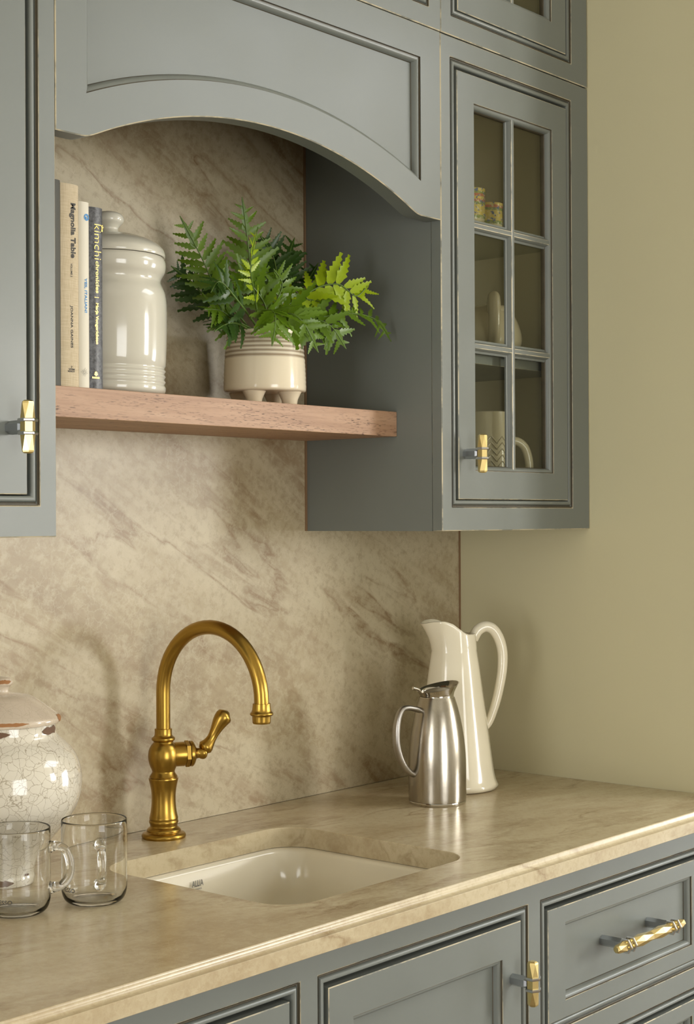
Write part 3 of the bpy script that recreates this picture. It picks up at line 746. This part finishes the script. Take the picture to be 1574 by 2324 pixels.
cn = thing('canister', 'tall off-white glazed canister with a domed knob lid', 'canister', (-.5665, -.1150, SZ))
pr = spline([(.070, .0), (.078, .001), (.0835, .006), (.0842, .012)], 4)
for z in (.0165, .0245, .0325, .0405):
    pr += [(.0840, z-.0035), (.0825, z-.0015), (.0822, z), (.0825, z+.0015), (.0840, z+.0035)]
pr += spline([(.0850, .06), (.0862, .10), (.0860, .135), (.0838, .153), (.0790, .164), (.0772, .170), (.0790, .176), (.0836, .184), (.0850, .193), (.0838, .201), (.0815, .205)], 5) + [(.078, .205), (.077, .19), (.075, .03), (.0, .02)]
bm = B(); lathe(bm, [(0, .0)] + pr, -.5665, -.115, SZ, 64); finish('body', bm, 'white', cn, smooth=45)
bm = B(); lathe(bm, [(.0, .2058), (.0835, .2058)] + spline([(.0842, .2075), (.0842, .2105), (.0815, .218), (.072, .2265), (.055, .2345), (.035, .2400), (.019, .2425), (.0155, .2455), (.0145, .2490), (.0175, .2535), (.0226, .2590), (.0230, .2650), (.0195, .2705), (.011, .2740), (.0, .2750)], 5), -.5665, -.115, SZ, 64); finish('lid', bm, 'white', cn, smooth=45)

PX, PY = -.2350, -.1200
pt = thing('planter', 'striped stoneware planter on small feet holding the fern', 'planter', (PX, PY, SZ))
pr = spline([(.050, .0235), (.062, .0238), (.0672, .0262), (.0680, .031)], 3)
for i in range(13):
    z = .034+.0855*i/12; r = .0680-.0052*((i/12)**1.5); pr += [(r+.0003, z), (r-.0004, z+.0035)]
pr += [(.0624, .1205), (.0605, .1212), (.0585, .1200), (.0575, .090), (.0, .088)]
bm = B(); lathe(bm, [(0, .0235)] + pr, PX, PY, SZ, 56); finish('bowl', bm, 'pot', pt, smooth=60)
for k in range(4):
    a = math.radians(20+90*k); fx, fy = PX+.044*math.cos(a), PY+.044*math.sin(a)
    bm = B(); lathe(bm, [(.0, .0), (.0115, .0), (.0122, .002), (.0135, .011), (.0175, .020), (.021, .0262), (.0, .0262)], fx, fy, SZ, 20); finish('foot', bm, 'pot', pt, smooth=50)
bm = B(); lathe(bm, [(.0, .1120), (.03, .1115), (.0572, .1080), (.0570, .1040), (0, .1040)], PX, PY, SZ, 24); finish('soil', bm, 'moss', pt)

# fern: fronds (parts) with leaflets (sub-parts) that share a few meshes
rnd = random.Random(7)
fern = thing('fern', 'bright green fern with arching serrated fronds in the striped planter', 'plant', (PX, PY, SZ+.112))
def leaf_mesh(name, mat, curl, width):
    """lance-shaped leaflet with saw teeth, folded a little along its midrib"""
    n = 6; bm = B(); C_, L, R_ = [], [], []
    for i in range(n+1):
        t = i/n; C_.append(bm.verts.new((t, 0, -curl*t*t)))
    def edge(sg):
        out = []
        for i in range(n):
            t = (i+.15)/n; w = width*(1-t)**.75*min(1, .45+t*3.2)
            for tt, k in ((t, .74), (t+.11, 1.12)):
                out.append(bm.verts.new((min(tt+.02, .995), sg*w*k, -curl*tt*tt+.22*w*k)))
        return out
    L, R_ = edge(1), edge(-1)
    for i in range(n):
        for E_, fl in ((L, 0), (R_, 1)):
            q = [C_[i], C_[i+1], E_[2*i+1], E_[2*i]]
            bm.faces.new(q if not fl else q[::-1])
            if i < n-1:
                tq = [C_[i+1], E_[2*i+2], E_[2*i+1]]; bm.faces.new(tq if not fl else tq[::-1])
    for f in bm.faces: f.smooth = True
    me = bpy.data.meshes.new(name); bm.to_mesh(me); bm.free(); me.materials.append(MAT[mat]); return me
LEAF = {m: [leaf_mesh('leaflet', m, cu, wd_) for cu, wd_ in ((.12, .19), (.34, .17), (-.08, .20))] for m in ('leafA', 'leafB', 'leafC')}
CAMP = Vector((-2.1129, -1.8933, .5015))
def frond(pts, mat, size, nleaf, vbias, t0=.22):
    P = [Vector(p) for p in spline(pts, 10)]
    bm = B(); m = len(P)
    tube(bm, P, [.0015*(1-.65*i/(m-1))+.0004 for i in range(m)], 6)
    # tapering terminal blade
    tip = P[-1]; tg = (P[-1]-P[-3]).normalized(); V_ = (CAMP-tip).normalized() + Vector(vbias); side = tg.cross(V_).normalized(); k0 = int(m*.74); prev = None
    for i in range(k0, m):
        s = (i-k0)/(m-1-k0); w = .0078*(1-s)**.9*min(1, .4+s*4)*size/.036*(1.15 if i % 2 else .8)
        cur = [bm.verts.new(P[i]+side*w), bm.verts.new(P[i]+Vector((0,0,.0012))), bm.verts.new(P[i]-side*w)]
        if prev:
            for a in (0, 1):
                f = bm.faces.new((prev[a], prev[a+1], cur[a+1], cur[a])); f.material_index = 1
        prev = cur
    fo_ = finish('frond', bm, ['stem', mat], fern, smooth=60)
    O = ORG[fern.name]
    for i in range(nleaf):
        for sgn in (1, -1):
            t = t0 + (.93-t0)*((i+.5*(sgn < 0)*.8+.1)/nleaf); f = t*(m-1); a = min(int(f), m-2); p = P[a].lerp(P[a+1], f-a)
            tg = (P[min(a+2, m-1)]-P[max(a-1, 0)]).normalized()
            V_ = ((CAMP-p).normalized() + Vector(vbias) + Vector((rnd.uniform(-.25,.25), rnd.uniform(-.25,.25), rnd.uniform(-.25,.25)))).normalized()
            side = tg.cross(V_).normalized()*sgn; up_ = side.cross(tg).normalized()*sgn
            ang = math.radians(rnd.uniform(50, 66)); dx = (tg*math.cos(ang)+side*math.sin(ang)); dx = (dx + up_*rnd.uniform(-.30, .12)).normalized()
            dz = (up_ - dx*up_.dot(dx)).normalized(); dy = dz.cross(dx)
            s = 1.12*size*(.55+.75*math.sin(PI*min(.15+t*.85, 1))**1.0)*(1.10-.30*t)*min(1, 4.5*(1.02-t))**.7*rnd.uniform(.82, 1.18)
            o = bpy.data.objects.new('leaflet', rnd.choice(LEAF[mat])); COL.objects.link(o); o.parent = fo_
            R4 = Matrix((dx, dy, dz)).transposed().to_4x4()
            o.matrix_local = Matrix.Translation(p - O) @ R4 @ Matrix.Diagonal((s, s, s, 1))
def at(px, py, y):
    """world point seen at photo pixel on the plane Y = y, used to set where frond tips end"""
    r = _fw + _rt*((px-787)/3559.41) - _up*((py-1166.7)/3559.41); return CAMP + r*((y-CAMP.y)/r.y)
FR = [  # (path of pixels with depth), colour, leaflet size, pairs, facing bias
 ([(565,745,-.12),(490,650,-.105),(455,580,-.10),(408,490,-.09)], 'leafB', .034, 9, (0,0,.2)),
 ([(560,748,-.11),(480,690,-.08),(435,640,-.06),(388,604,-.05)], 'leafC', .032, 9, (0,0,.3)),
 ([(590,745,-.12),(572,640,-.115),(562,550,-.115),(549,447,-.12)], 'leafB', .036, 10, (.2,0,.1)),
 ([(590,745,-.13),(575,660,-.15),(568,600,-.16),(585,515,-.155)], 'leafA', .024, 8, (.9,.2,.3)),
 ([(600,745,-.115),(625,660,-.10),(622,590,-.09),(588,531,-.085)], 'leafC', .036, 9, (-.3,0,.1)),
 ([(615,745,-.115),(655,670,-.10),(650,600,-.095),(668,540,-.09)], 'leafC', .036, 9, (.2,.1,0)),
 ([(630,745,-.11),(665,690,-.09),(690,650,-.085),(722,597,-.08)], 'leafC', .034, 8, (0,0,.4)),
 ([(630,745,-.13),(700,665,-.16),(765,645,-.185),(808,672,-.20),(838,640,-.205)], 'leafA', .042, 9, (0,-.1,.5)),
 ([(640,745,-.13),(720,722,-.17),(800,712,-.20),(855,728,-.21),(887,775,-.215)], 'leafB', .027, 9, (0,0,.7)),
 ([(620,745,-.14),(655,712,-.17),(690,735,-.19),(722,800,-.195)], 'leafB', .040, 8, (0,-.2,.5)),
 ([(600,748,-.14),(610,706,-.175),(625,720,-.20),(617,785,-.205)], 'leafB', .040, 8, (.3,-.2,.4)),
 ([(585,745,-.135),(545,690,-.16),(500,640,-.17),(478,664,-.175)], 'leafC', .032, 9, (0,0,.5)),
 ([(575,748,-.13),(530,725,-.14),(500,705,-.14),(463,702,-.14)], 'leafB', .034, 8, (0,0,.6)),
 ([(570,752,-.13),(540,735,-.15),(515,735,-.155),(486,752,-.16)], 'leafC', .032, 7, (0,0,.6)),
 ([(635,748,-.13),(700,725,-.165),(750,740,-.19),(785,792,-.20)], 'leafB', .036, 7, (0,0,.6)),
 ([(605,745,-.12),(600,690,-.13),(560,640,-.13),(520,640,-.13)], 'leafB', .036, 8, (0,0,.3)),
 ([(620,745,-.12),(640,700,-.14),(690,680,-.15),(745,690,-.16)], 'leafA', .036, 8, (0,0,.4)),
 ([(610,745,-.12),(625,690,-.135),(640,645,-.14),(620,610,-.14)], 'leafB', .034, 7, (.3,0,.1)),
]
for path, mt, sz, nl, vb in FR: frond([at(*p) for p in path], mt, sz, nl, vb)

# ------------------------------------------------------------------ inside the glazed cabinet
def tumbler(label, x, y, h, r, grp):
    t = thing('tumbler', label, 'cup', (x, y, 1.026), grp)
    bm = B(); k = h
    pr = [(0, 0)] + spline([(r*.60, 0), (r*.72, k*.03), (r*.93, k*.16), (r*1.0, k*.34), (r*.98, k*.7), (r*1.02, k)], 5) + [(r*.96, k*.995), (r*.92, k*.7), (r*.9, k*.2), (0, k*.1)]
    lathe(bm, pr, x, y, 1.026, 36); finish('cup_wall', bm, 'cup', t, smooth=50)
tumbler('taller yellow and green painted cup on the upper cabinet shelf', .190, -.236, .068, .0225, 'painted cups')
tumbler('shorter yellow and green painted cup beside the taller one', .257, -.225, .053, .0245, 'painted cups')
tz = .8045
TX, TY = .295, -.200
tp = thing('teapot', 'round cream teapot with its loop handle turned outward on the cabinet shelf', 'teapot', (TX, TY, tz))
bm = B(); lathe(bm, [(0, 0)] + spline([(.041, 0), (.049, .003), (.0575, .022), (.0570, .040), (.0510, .060), (.0440, .074), (.0400, .081), (.0410, .086)], 5) + [(.038, .086), (.036, .078), (0, .074)], TX, TY, tz, 48); finish('pot_body', bm, 'cream', tp, smooth=60)
bm = B(); lathe(bm, spline([(.0385, .0863), (.034, .091), (.018, .0950), (.0065, .0965), (.0075, .1010), (.0, .1045)], 5), TX, TY, tz, 36); finish('lid', bm, 'cream', tp, smooth=60)
cdir = Vector((-.76, -.65, 0)).normalized()
pts = [Vector((TX, TY, tz)) + cdir*a + Vector((0, 0, z)) for a, z in ((.036, .076), (.048, .094), (.062, .102), (.074, .094), (.078, .072), (.075, .046), (.066, .026), (.054, .016))]
bm = B(); tube(bm, spline([tuple(p) for p in pts], 6), (.0112), 16, caps=True); finish('handle', bm, 'cream', tp, smooth=60)
pts = [Vector((TX, TY, tz)) - cdir*a + Vector((0, 0, z)) for a, z in ((.042, .030), (.058, .044), (.068, .064), (.078, .076))]
bm = B(); tube(bm, spline([tuple(p) for p in pts], 5), [.012-.006*i/15 for i in range(16)], 14); finish('spout', bm, 'cream', tp, smooth=60)
lz = ZB+.018
mg = thing('mug', 'tall oatmeal mug with herringbone relief behind the lower glass', 'mug', (.262, -.215, lz))
bm = B(); mx, my, mr, mh = .262, -.215, .0415, .1965-.0
prm = [(0, 0), (.036, 0), (.0395, .003), (mr, .008), (mr, .085), (mr, .1965), (.0405, .1985), (.0385, .1975), (.038, .02), (0, .015)]
lathe(bm, prm, mx, my, lz, 56); body = finish('mug_body', bm, 'mugcer', mg, smooth=40)
bm = B()
for row in range(13):
    z0 = lz+.012+row*.0112
    for cidx in range(10):
        a0 = -2.9+cidx*.27; sg = 1 if cidx % 2 else -1
        P_ = [(mx+(mr+.0003)*math.cos(a0+s*.25), my+(mr+.0003)*math.sin(a0+s*.25), z0+sg*(s-.5)*.012) for s in (0, .33, .66, 1)]
        tube(bm, P_, .0010, 5)
finish('herringbone_relief', bm, 'mugcer', body, smooth=60)
hd = Vector((.80, -.60, 0)).normalized(); c0 = Vector((mx, my, lz))
pts = [c0+hd*a+Vector((0, 0, z)) for a, z in ((.040, .142), (.056, .146), (.072, .134), (.080, .108), (.079, .078), (.070, .052), (.056, .040), (.040, .040))]
bm = B(); tube(bm, spline([tuple(p) for p in pts], 6), .0082, 14, caps=False); finish('handle', bm, 'mugcer', mg, smooth=60)

# ------------------------------------------------------------------ faucet
FX, FY = -.4130, -.0643
fc = thing('faucet', 'brushed brass gooseneck faucet with a single side lever', 'faucet', (FX, FY, 0))
S_ = 1/5650.
zf = lambda y: (2046-y)*S_
bm = B(); pr = [(0, 0), (193*S_, 0)] + spline([(195*S_, .002), (197*S_, zf(2022)), (185*S_, zf(2004)), (162*S_, zf(1996)), (150*S_, zf(1988)), (152*S_, zf(1975)), (140*S_, zf(1960)), (122*S_, zf(1945)), (124*S_, zf(1925)), (131*S_, zf(1905)), (126*S_, zf(1886))], 4)
lathe(bm, pr, FX, FY, 0, 56); finish('base_flange', bm, 'brass', fc, smooth=35)
bm = B(); pr = [(124*S_, zf(1888)), (128*S_, zf(1880)), (128*S_, zf(1868))] + spline([(125*S_, zf(1858)), (114*S_, zf(1800)), (107*S_, zf(1710)), (112*S_, zf(1620)), (128*S_, zf(1540)), (132*S_, zf(1524)), (131*S_, zf(1514))], 5) + [(120*S_, zf(1512)), (118*S_, zf(1508)), (124*S_, zf(1504))] + spline([(125*S_, zf(1500)), (112*S_, zf(1482)), (101*S_, zf(1462)), (103*S_, zf(1446)), (122*S_, zf(1400)), (134*S_, zf(1350)), (136*S_, zf(1310)), (128*S_, zf(1262)), (110*S_, zf(1225)), (92*S_, zf(1204)), (86*S_, zf(1192))], 5) + spline([(92*S_, zf(1184)), (103*S_, zf(1176)), (104*S_, zf(1160)), (97*S_, zf(1152)), (86*S_, zf(1144)), (79*S_, zf(1134))], 4) + [(77*S_, zf(1120)), (77*S_, zf(1078)), (74*S_, zf(1074)), (62*S_, zf(1074))]
lathe(bm, pr, FX, FY, 0, 56); finish('column', bm, 'brass', fc, smooth=35)
RA = .107; zc = zf(728)-.004
pts = [(FX, FY, zf(1080)), (FX, FY, zf(900)), (FX, FY, zc)] + [(FX, FY-RA+RA*math.cos(a), zc+RA*1.0*math.sin(a)) for a in [PI*i/28 for i in range(1, 29)]] + [(FX, FY-2*RA, zc-.006)]
bm = B(); tube(bm, pts, 63*S_, 28, caps=True, up=(1, 0, 0)); finish('spout', bm, 'brass', fc, smooth=60)
bm = B(); az = zc-.004
lathe(bm, [(.0, -.0285), (.0128, -.0285)] + spline([(.0136, -.027), (.0140, -.020), (.0142, -.0175)], 3) + spline([(.0165, -.0162), (.0176, -.0140), (.0165, -.0118), (.0148, -.0100), (.0138, -.0050), (.0134, -.0005)], 4) + [(.0134, .0015), (.0115, .0015)], FX, FY-2*RA, az, 40); finish('aerator', bm, 'brass', fc, smooth=35)
hd = Vector((.86, -.51, 0)).normalized(); hz = Vector((0, 0, 1)); hy = hz.cross(hd)
AX = Matrix((hy, hz, hd)).transposed()           # local z runs along the handle axis
hc = Vector((FX, FY, zf(1312)))
bm = B(); lathe(bm, [(.0, .015), (.0185, .015), (.0193, .0205), (.0193, .0325), (.0180, .0330), (.0180, .0345)], hc.x, hc.y, hc.z, 36, axis=AX); finish('valve_housing', bm, 'brass', fc, smooth=35)
bm = B(); lo = []
for s, r in ((.0345, .0188), (.0349, .0210), (.0410, .0210), (.0415, .0188)): lo.append([tuple(hc + AX @ Vector((r*math.cos(PI/3*j+.3), r*math.sin(PI/3*j+.3), s))) for j in range(6)])
rings(bm, lo, cap0=True, cap1=True); finish('hexagon_nut', bm, 'brass', fc)
bm = B(); lathe(bm, [(.0178, .0415), (.0202, .0423), (.0204, .0462), (.0186, .0482), (.0155, .0500)] + spline([(.0110, .0515), (.0086, .0540), (.0080, .0575)], 4) + spline([(.0092, .0600), (.0100, .0640), (.0086, .0682), (.0044, .0706), (.0, .0712)], 4), hc.x, hc.y, hc.z, 36, axis=AX); finish('lever_hub', bm, 'brass', fc, smooth=35)
lv0 = hc + hd*.0620 + hz*.004; lv1 = hc + hd*.1060 + hz*.0630
pts = [tuple(lv0.lerp(lv1, t) + (hz*.004*math.sin(PI*t*2))*-1) for t in [i/16 for i in range(17)]]
rad = [r for (r,) in spline([(.0070,), (.0124,), (.0098,), (.0076,), (.0086,), (.0112,), (.0134,), (.0132,), (.0034,)], 2)]
bm = B(); tube(bm, pts, rad[:17], 22, up=(0, 1, 0)); finish('lever', bm, 'brass', fc, smooth=70)

# ------------------------------------------------------------------ pitcher and carafe
QX, QY = .2401, -.1520
pc = thing('pitcher', 'tall ivory ceramic pitcher with faceted sides and a loop handle', 'pitcher', (QX, QY, 0))
u = 1/5670.
ha = math.radians(-38); NP = 64
body_pr = [(0.0, 0.0, 0), (.070, .0, 0), (.0775, .002, 0), (.0810, .008, 0)] + [((1255-795-(0.0))*u*0 + r, z, 1) for r, z in spline([(.0808, .012), (.0750, .033), (.0650, .105), (.0553, .175), (.0480, .228), (.0435, .256)], 6)]
def oct_r(th):
    a = (th + PI/8 + .18) % (PI/4) - PI/8
    return math.cos(PI/8)/math.cos(a)
loops = []
for r, z, fct in body_pr:
    lp = []
    for j in range(NP):
        th = 2*PI*j/NP; k = 1.0 if not fct else (.45+.55*oct_r(th)*1.03)
        lp.append((QX+max(r, 1e-5)*k*math.cos(th), QY+max(r, 1e-5)*k*math.sin(th), z))
    loops.append(lp)
# mouth: flares into the spout opposite the handle
def mouth(s, inset=0.0, down=0.0):
    lp = []
    for j in range(NP):
        th = 2*PI*j/NP; d = math.cos(th - (ha+PI)); k = (.45+.55*oct_r(th)*1.03)
        sp = max(0, (d+.15)/1.15)**2.6; r = (.0440 - .0025*s)*k + (.25*s+.75*s*s)*(.0235*sp) - inset
        tb = ((-1, .286), (-.45, .2865), (-.2, .2905), (0, .2965), (.3, .306), (.6, .3115), (.85, .3110), (1, .3065))
        i_ = max(q for q in range(7) if tb[q][0] <= d + 1e-9); f_ = (d-tb[i_][0])/(tb[i_+1][0]-tb[i_][0]); zt_ = tb[i_][1]+(tb[i_+1][1]-tb[i_][1])*f_
        zr_ = .256 + s*(zt_ - .256)
        lp.append((QX+r*math.cos(th), QY+r*math.sin(th), zr_-down))
    return lp
for s in (.25, .5, .75, .92, 1.0): loops.append(mouth(s))
loops += [mouth(1.0, .0018, -.0012), mouth(1.0, .0038, .0), mouth(.8, .0045), mouth(.4, .0045)]
bm = B(); rings(bm, loops); 
lp = [(QX+.040*math.cos(2*PI*j/NP), QY+.040*math.sin(2*PI*j/NP), .20) for j in range(NP)]
bmesh.ops.remove_doubles(bm, verts=bm.verts, dist=3e-5)
rings(bm, [mouth(.4, .0045), lp, [(QX+.06*math.cos(2*PI*j/NP), QY+.06*math.sin(2*PI*j/NP), .02) for j in range(NP)]], cap1=True)
bmesh.ops.remove_doubles(bm, verts=bm.verts, dist=3e-5)
finish('vessel', bm, 'ivory', pc, smooth=70)
hv_ = Vector((math.cos(ha), math.sin(ha), 0)); c0 = Vector((QX, QY, 0))
pts = [c0+hv_*a+Vector((0, 0, z)) for a, z in ((.036, .276), (.046, .292), (.060, .299), (.075, .294), (.087, .276), (.0935, .250), (.0925, .215), (.084, .172), (.075, .142), (.066, .120), (.056, .108))]
sp_ = spline([tuple(p) for p in pts], 6); rr = [.0105 - .0035*(i/(len(sp_)-1))**2 for i in range(len(sp_))]
bm = B(); tube(bm, sp_, rr, 18, caps=True, up=(0, 0, 1)); finish('handle', bm, 'ivory', pc, smooth=60)

KX, KY = .0978, -.2193
cf = thing('carafe', 'brushed stainless steel carafe with a curved handle and hinged lid', 'carafe', (KX, KY, 0))
bm = B(); lathe(bm, [(0, 0), (.0488, 0), (.0500, .0012), (.0505, .0045), (.0498, .0058)], KX, KY, 0, 56); finish('foot_ring', bm, 'polsteel', cf, smooth=35)
bm = B(); lathe(bm, [(.0493, .0058), (.0506, .0066)] + spline([(.0508, .010), (.0510, .045), (.0502, .085), (.0475, .115), (.0435, .140), (.0385, .163), (.0335, .180), (.0312, .1865)], 6), KX, KY, 0, 56); finish('vessel', bm, 'steel', cf, smooth=50)
ka = math.radians(161); sdir = Vector((-math.cos(ka), -math.sin(ka), 0))
loops = []
for s in (0, .15, .4, .7, 1.0):
    lp = []
    for j in range(48):
        th = 2*PI*j/48; d_ = math.cos(th)*sdir.x+math.sin(th)*sdir.y
        r = .0308-.0015*math.sin(PI*min(s*2, 1)) + s*s*(.0045+.0055*max(0, d_)**2); z = .1862 + s*(.0175+.0078*d_+.002*max(0, d_)**4)
        lp.append((KX+r*math.cos(th), KY+r*math.sin(th), z))
    loops.append(lp)
inn = [(KX+(p[0]-KX)*.965, KY+(p[1]-KY)*.965, p[2]-.0002) for p in loops[-1]]
inn2 = [(KX+(p[0]-KX)*.90, KY+(p[1]-KY)*.90, p[2]-.006) for p in loops[3]]
bm = B(); rings(bm, loops+[inn, inn2]); finish('collar', bm, 'polsteel', cf, smooth=60)
bm = B(); tilt = Vector((sdir.x*.0, sdir.y*.0, 0)); lo = []
for r, z in ((.0005, .2010), (.012, .2005), (.022, .1990), (.0270, .1965), (.0275, .1945)):
    lo.append([(KX+r*math.cos(2*PI*j/40), KY+r*math.sin(2*PI*j/40), z+.15*(r*math.cos(2*PI*j/40)*sdir.x+r*math.sin(2*PI*j/40)*sdir.y)) for j in range(40)])
rings(bm, lo); finish('lid', bm, 'satinsteel', cf, smooth=60)
hp = Vector((KX, KY, 0)) - sdir*.0345 + Vector((0, 0, .1985)); sv = Vector((-sdir.y, sdir.x, 0))
bm = B(); tube(bm, [hp-sv*.007, hp+sv*.007], .0028, 12); tube(bm, [hp, hp-sdir*.006+Vector((0,0,.004)), hp-sdir*.016+Vector((0,0,.0065))], [.0028, .0026, .0030], 10); finish('lid_hinge', bm, 'polsteel', cf, smooth=50)
hdr = -sdir; k0 = Vector((KX, KY, 0))
pts = [k0+hdr*a+Vector((0, 0, z)) for a, z in ((.0360, .1655), (.048, .1690), (.062, .1715), (.0735, .1690), (.0810, .156), (.0850, .135), (.0848, .110), (.0790, .088), (.0700, .071), (.0600, .060), (.0495, .054))]
sp_ = spline([tuple(p) for p in pts], 6); rr = [.0074 - .0014*math.sin(PI*min(1, i/(len(sp_)-1)*2)) + .0008*math.sin(PI*i/(len(sp_)-1)) for i in range(len(sp_))]
bm = B(); tube(bm, sp_, rr, 16, caps=True, flat=.72); finish('handle', bm, 'satinsteel', cf, smooth=60)

# ------------------------------------------------------------------ crackled jar
JX, JY = -.7674, -.1205
jr = thing('ginger_jar', 'white crackle-glazed jar with a chipped lid beside the faucet', 'jar', (JX, JY, 0))
bm = B(); lathe(bm, [(0, 0)] + spline([(.0420, 0), (.0445, .0015), (.0458, .010), (.0450, .018), (.0510, .036), (.0660, .058), (.0870, .083), (.1010, .104), (.1072, .124), (.1085, .143), (.1058, .163), (.0975, .181), (.0855, .194), (.0765, .202), (.0730, .210), (.0728, .2205)], 5) + [(.069, .2205), (.068, .205), (.09, .16), (0, .03)], JX, JY, 0, 72); jb = finish('jar_body', bm, 'crackle', jr, smooth=60)
bm = B(); lathe(bm, [(0, .2278), (.074, .2278)] + spline([(.0785, .2290), (.0798, .2330), (.0788, .2365), (.0755, .2395)], 3) + spline([(.066, .2470), (.052, .2575), (.040, .2650), (.026, .2680), (.0140, .2690), (.0095, .2710), (.0088, .2745), (.0105, .2785), (.0142, .2820), (.0150, .2850), (.0135, .2880), (.0100, .2910), (.0, .2930)], 5), JX, JY, -.0070, 72); jl = finish('jar_lid', bm, 'lidglaze', jr, smooth=60)
def chip(parent, name, a0, a1, prof_r, z0, z1, mat, seed, n=22):
    """ragged patch of bare clay that lies on the glaze: prof_r(z) gives the surface radius"""
    rr_ = random.Random(seed); bm = B(); lo_, hi_ = [], []
    for i in range(n+1):
        s = i/n; a = a0+(a1-a0)*s; e = min(1, 6*min(s, 1-s)+.08)
        za = z0+(z1-z0)*.5 - (z1-z0)*.5*e*rr_.uniform(.72, 1); zb = z0+(z1-z0)*.5 + (z1-z0)*.5*e*rr_.uniform(.55, 1)
        zs_ = [za+(zb-za)*k/3 for k in range(4)]
        lo_.append([(JX+(prof_r(z)+.0006)*math.cos(a), JY+(prof_r(z)+.0006)*math.sin(a), z) for z in zs_])
    vs = [[bm.verts.new(p) for p in l_] for l_ in lo_]
    for i in range(n):
        for k in range(3): bm.faces.new((vs[i][k], vs[i+1][k], vs[i+1][k+1], vs[i][k+1]))
    finish(name, bm, mat, parent, smooth=60)
def lin(pts):
    def f(z):
        for (r0, z0), (r1, z1) in zip(pts[:-1], pts[1:]):
            if z <= z1: return r0+(r1-r0)*(z-z0)/(z1-z0)
        return pts[-1][0]
    return f
brim = lin([(.0785, .2220), (.0798, .2260), (.0788, .2295), (.0755, .2325), (.066, .2400)])
neck = lin([(.0855, .194), (.0765, .202), (.0730, .210), (.0728, .2205)])
knob = lin([(.0088, .2675), (.0105, .2715), (.0142, .2750), (.0150, .2780), (.0135, .2810), (.0100, .2840)])
foot = lin([(.0420, 0), (.0445, .0015), (.0458, .010), (.0450, .022)])
A_ = math.radians(-133)      # towards the camera
R_ = lambda dg: A_ + math.radians(dg)
chip(jl, 'clay_chip', R_(-40), R_(32), brim, .2248, .2308, 'chip', 1); chip(jl, 'clay_chip', R_(76), R_(98), brim, .2230, .2340, 'chip', 2, 8)
chip(jb, 'clay_chip', R_(-40), R_(14), neck, .2090, .2192, 'chipdark', 3); chip(jb, 'clay_chip', R_(52), R_(84), neck, .2080, .2198, 'chipdark', 4, 10)
chip(jl, 'clay_chip', R_(-40), R_(58), knob, .2760, .2825, 'chip', 5, 14); chip(jb, 'clay_chip', R_(-40), R_(24), foot, .0030, .0135, 'chipdark', 6, 16); chip(jb, 'clay_chip', R_(46), R_(58), foot, .0150, .0185, 'chipdark', 8, 6)

# ------------------------------------------------------------------ glass mugs
def glass_mug(label, x, y, hdir, text_ang):
    t = thing('glass_mug', label, 'mug', (x, y, 0), 'clear glass mugs on the counter')
    R, H, w = .0430, .1090, .0015
    pr = [(0, .0022), (.024, .0014), (.030, .0)] + spline([(.033, .0006), (.0385, .0050), (.0420, .0130), (R, .0240), (R, .06), (R, H-.002)], 4) + [(R-.0002, H-.0006), (R-w*.5, H), (R-w+.0002, H-.0006)] + spline([(R-w, H-.003), (R-w, .06), (R-w, .026), (.0400, .0145), (.0350, .0072), (.024, .0042), (.0, .0040)], 4)
    bm = B(); lathe(bm, pr, x, y, 0, 72); body_ = finish('mug_wall', bm, 'thinglass', t, smooth=60)
    h = Vector((math.cos(hdir), math.sin(hdir), 0)); c_ = Vector((x, y, 0))
    pts = [c_+h*a+Vector((0, 0, z)) for a, z in ((R+.0004, .0840), (R+.010, .0845), (R+.0205, .078), (R+.0255, .062), (R+.0235, .046), (R+.0140, .0345), (R+.0004, .0315))]
    sp2 = spline([tuple(p) for p in pts], 6); rr2 = [.0056+.0026*abs(2*i/(len(sp2)-1)-1)**6 for i in range(len(sp2))]
    bm = B(); tube(bm, sp2, rr2, 18, caps=True); finish('handle', bm, 'glass', t, smooth=70)
    Lw = .0400
    lettering(t, 'NESPRESSO', lambda u, v: (x+(R+.0004)*math.cos(text_ang+(u-.5)*Lw/R), y+(R+.0004)*math.sin(text_ang+(u-.5)*Lw/R), .0200+.0055*v), 'ink', 0.015)
    return t
glass_mug('clear glass mug cut by the frame with its handle turned to the other mug', -.8585, -.2687, math.radians(-48), math.radians(-161.5))
glass_mug('clear glass mug whose handle faces the sink front, in front of the crackled jar', -.7571, -.3008, math.radians(-122), math.radians(168))
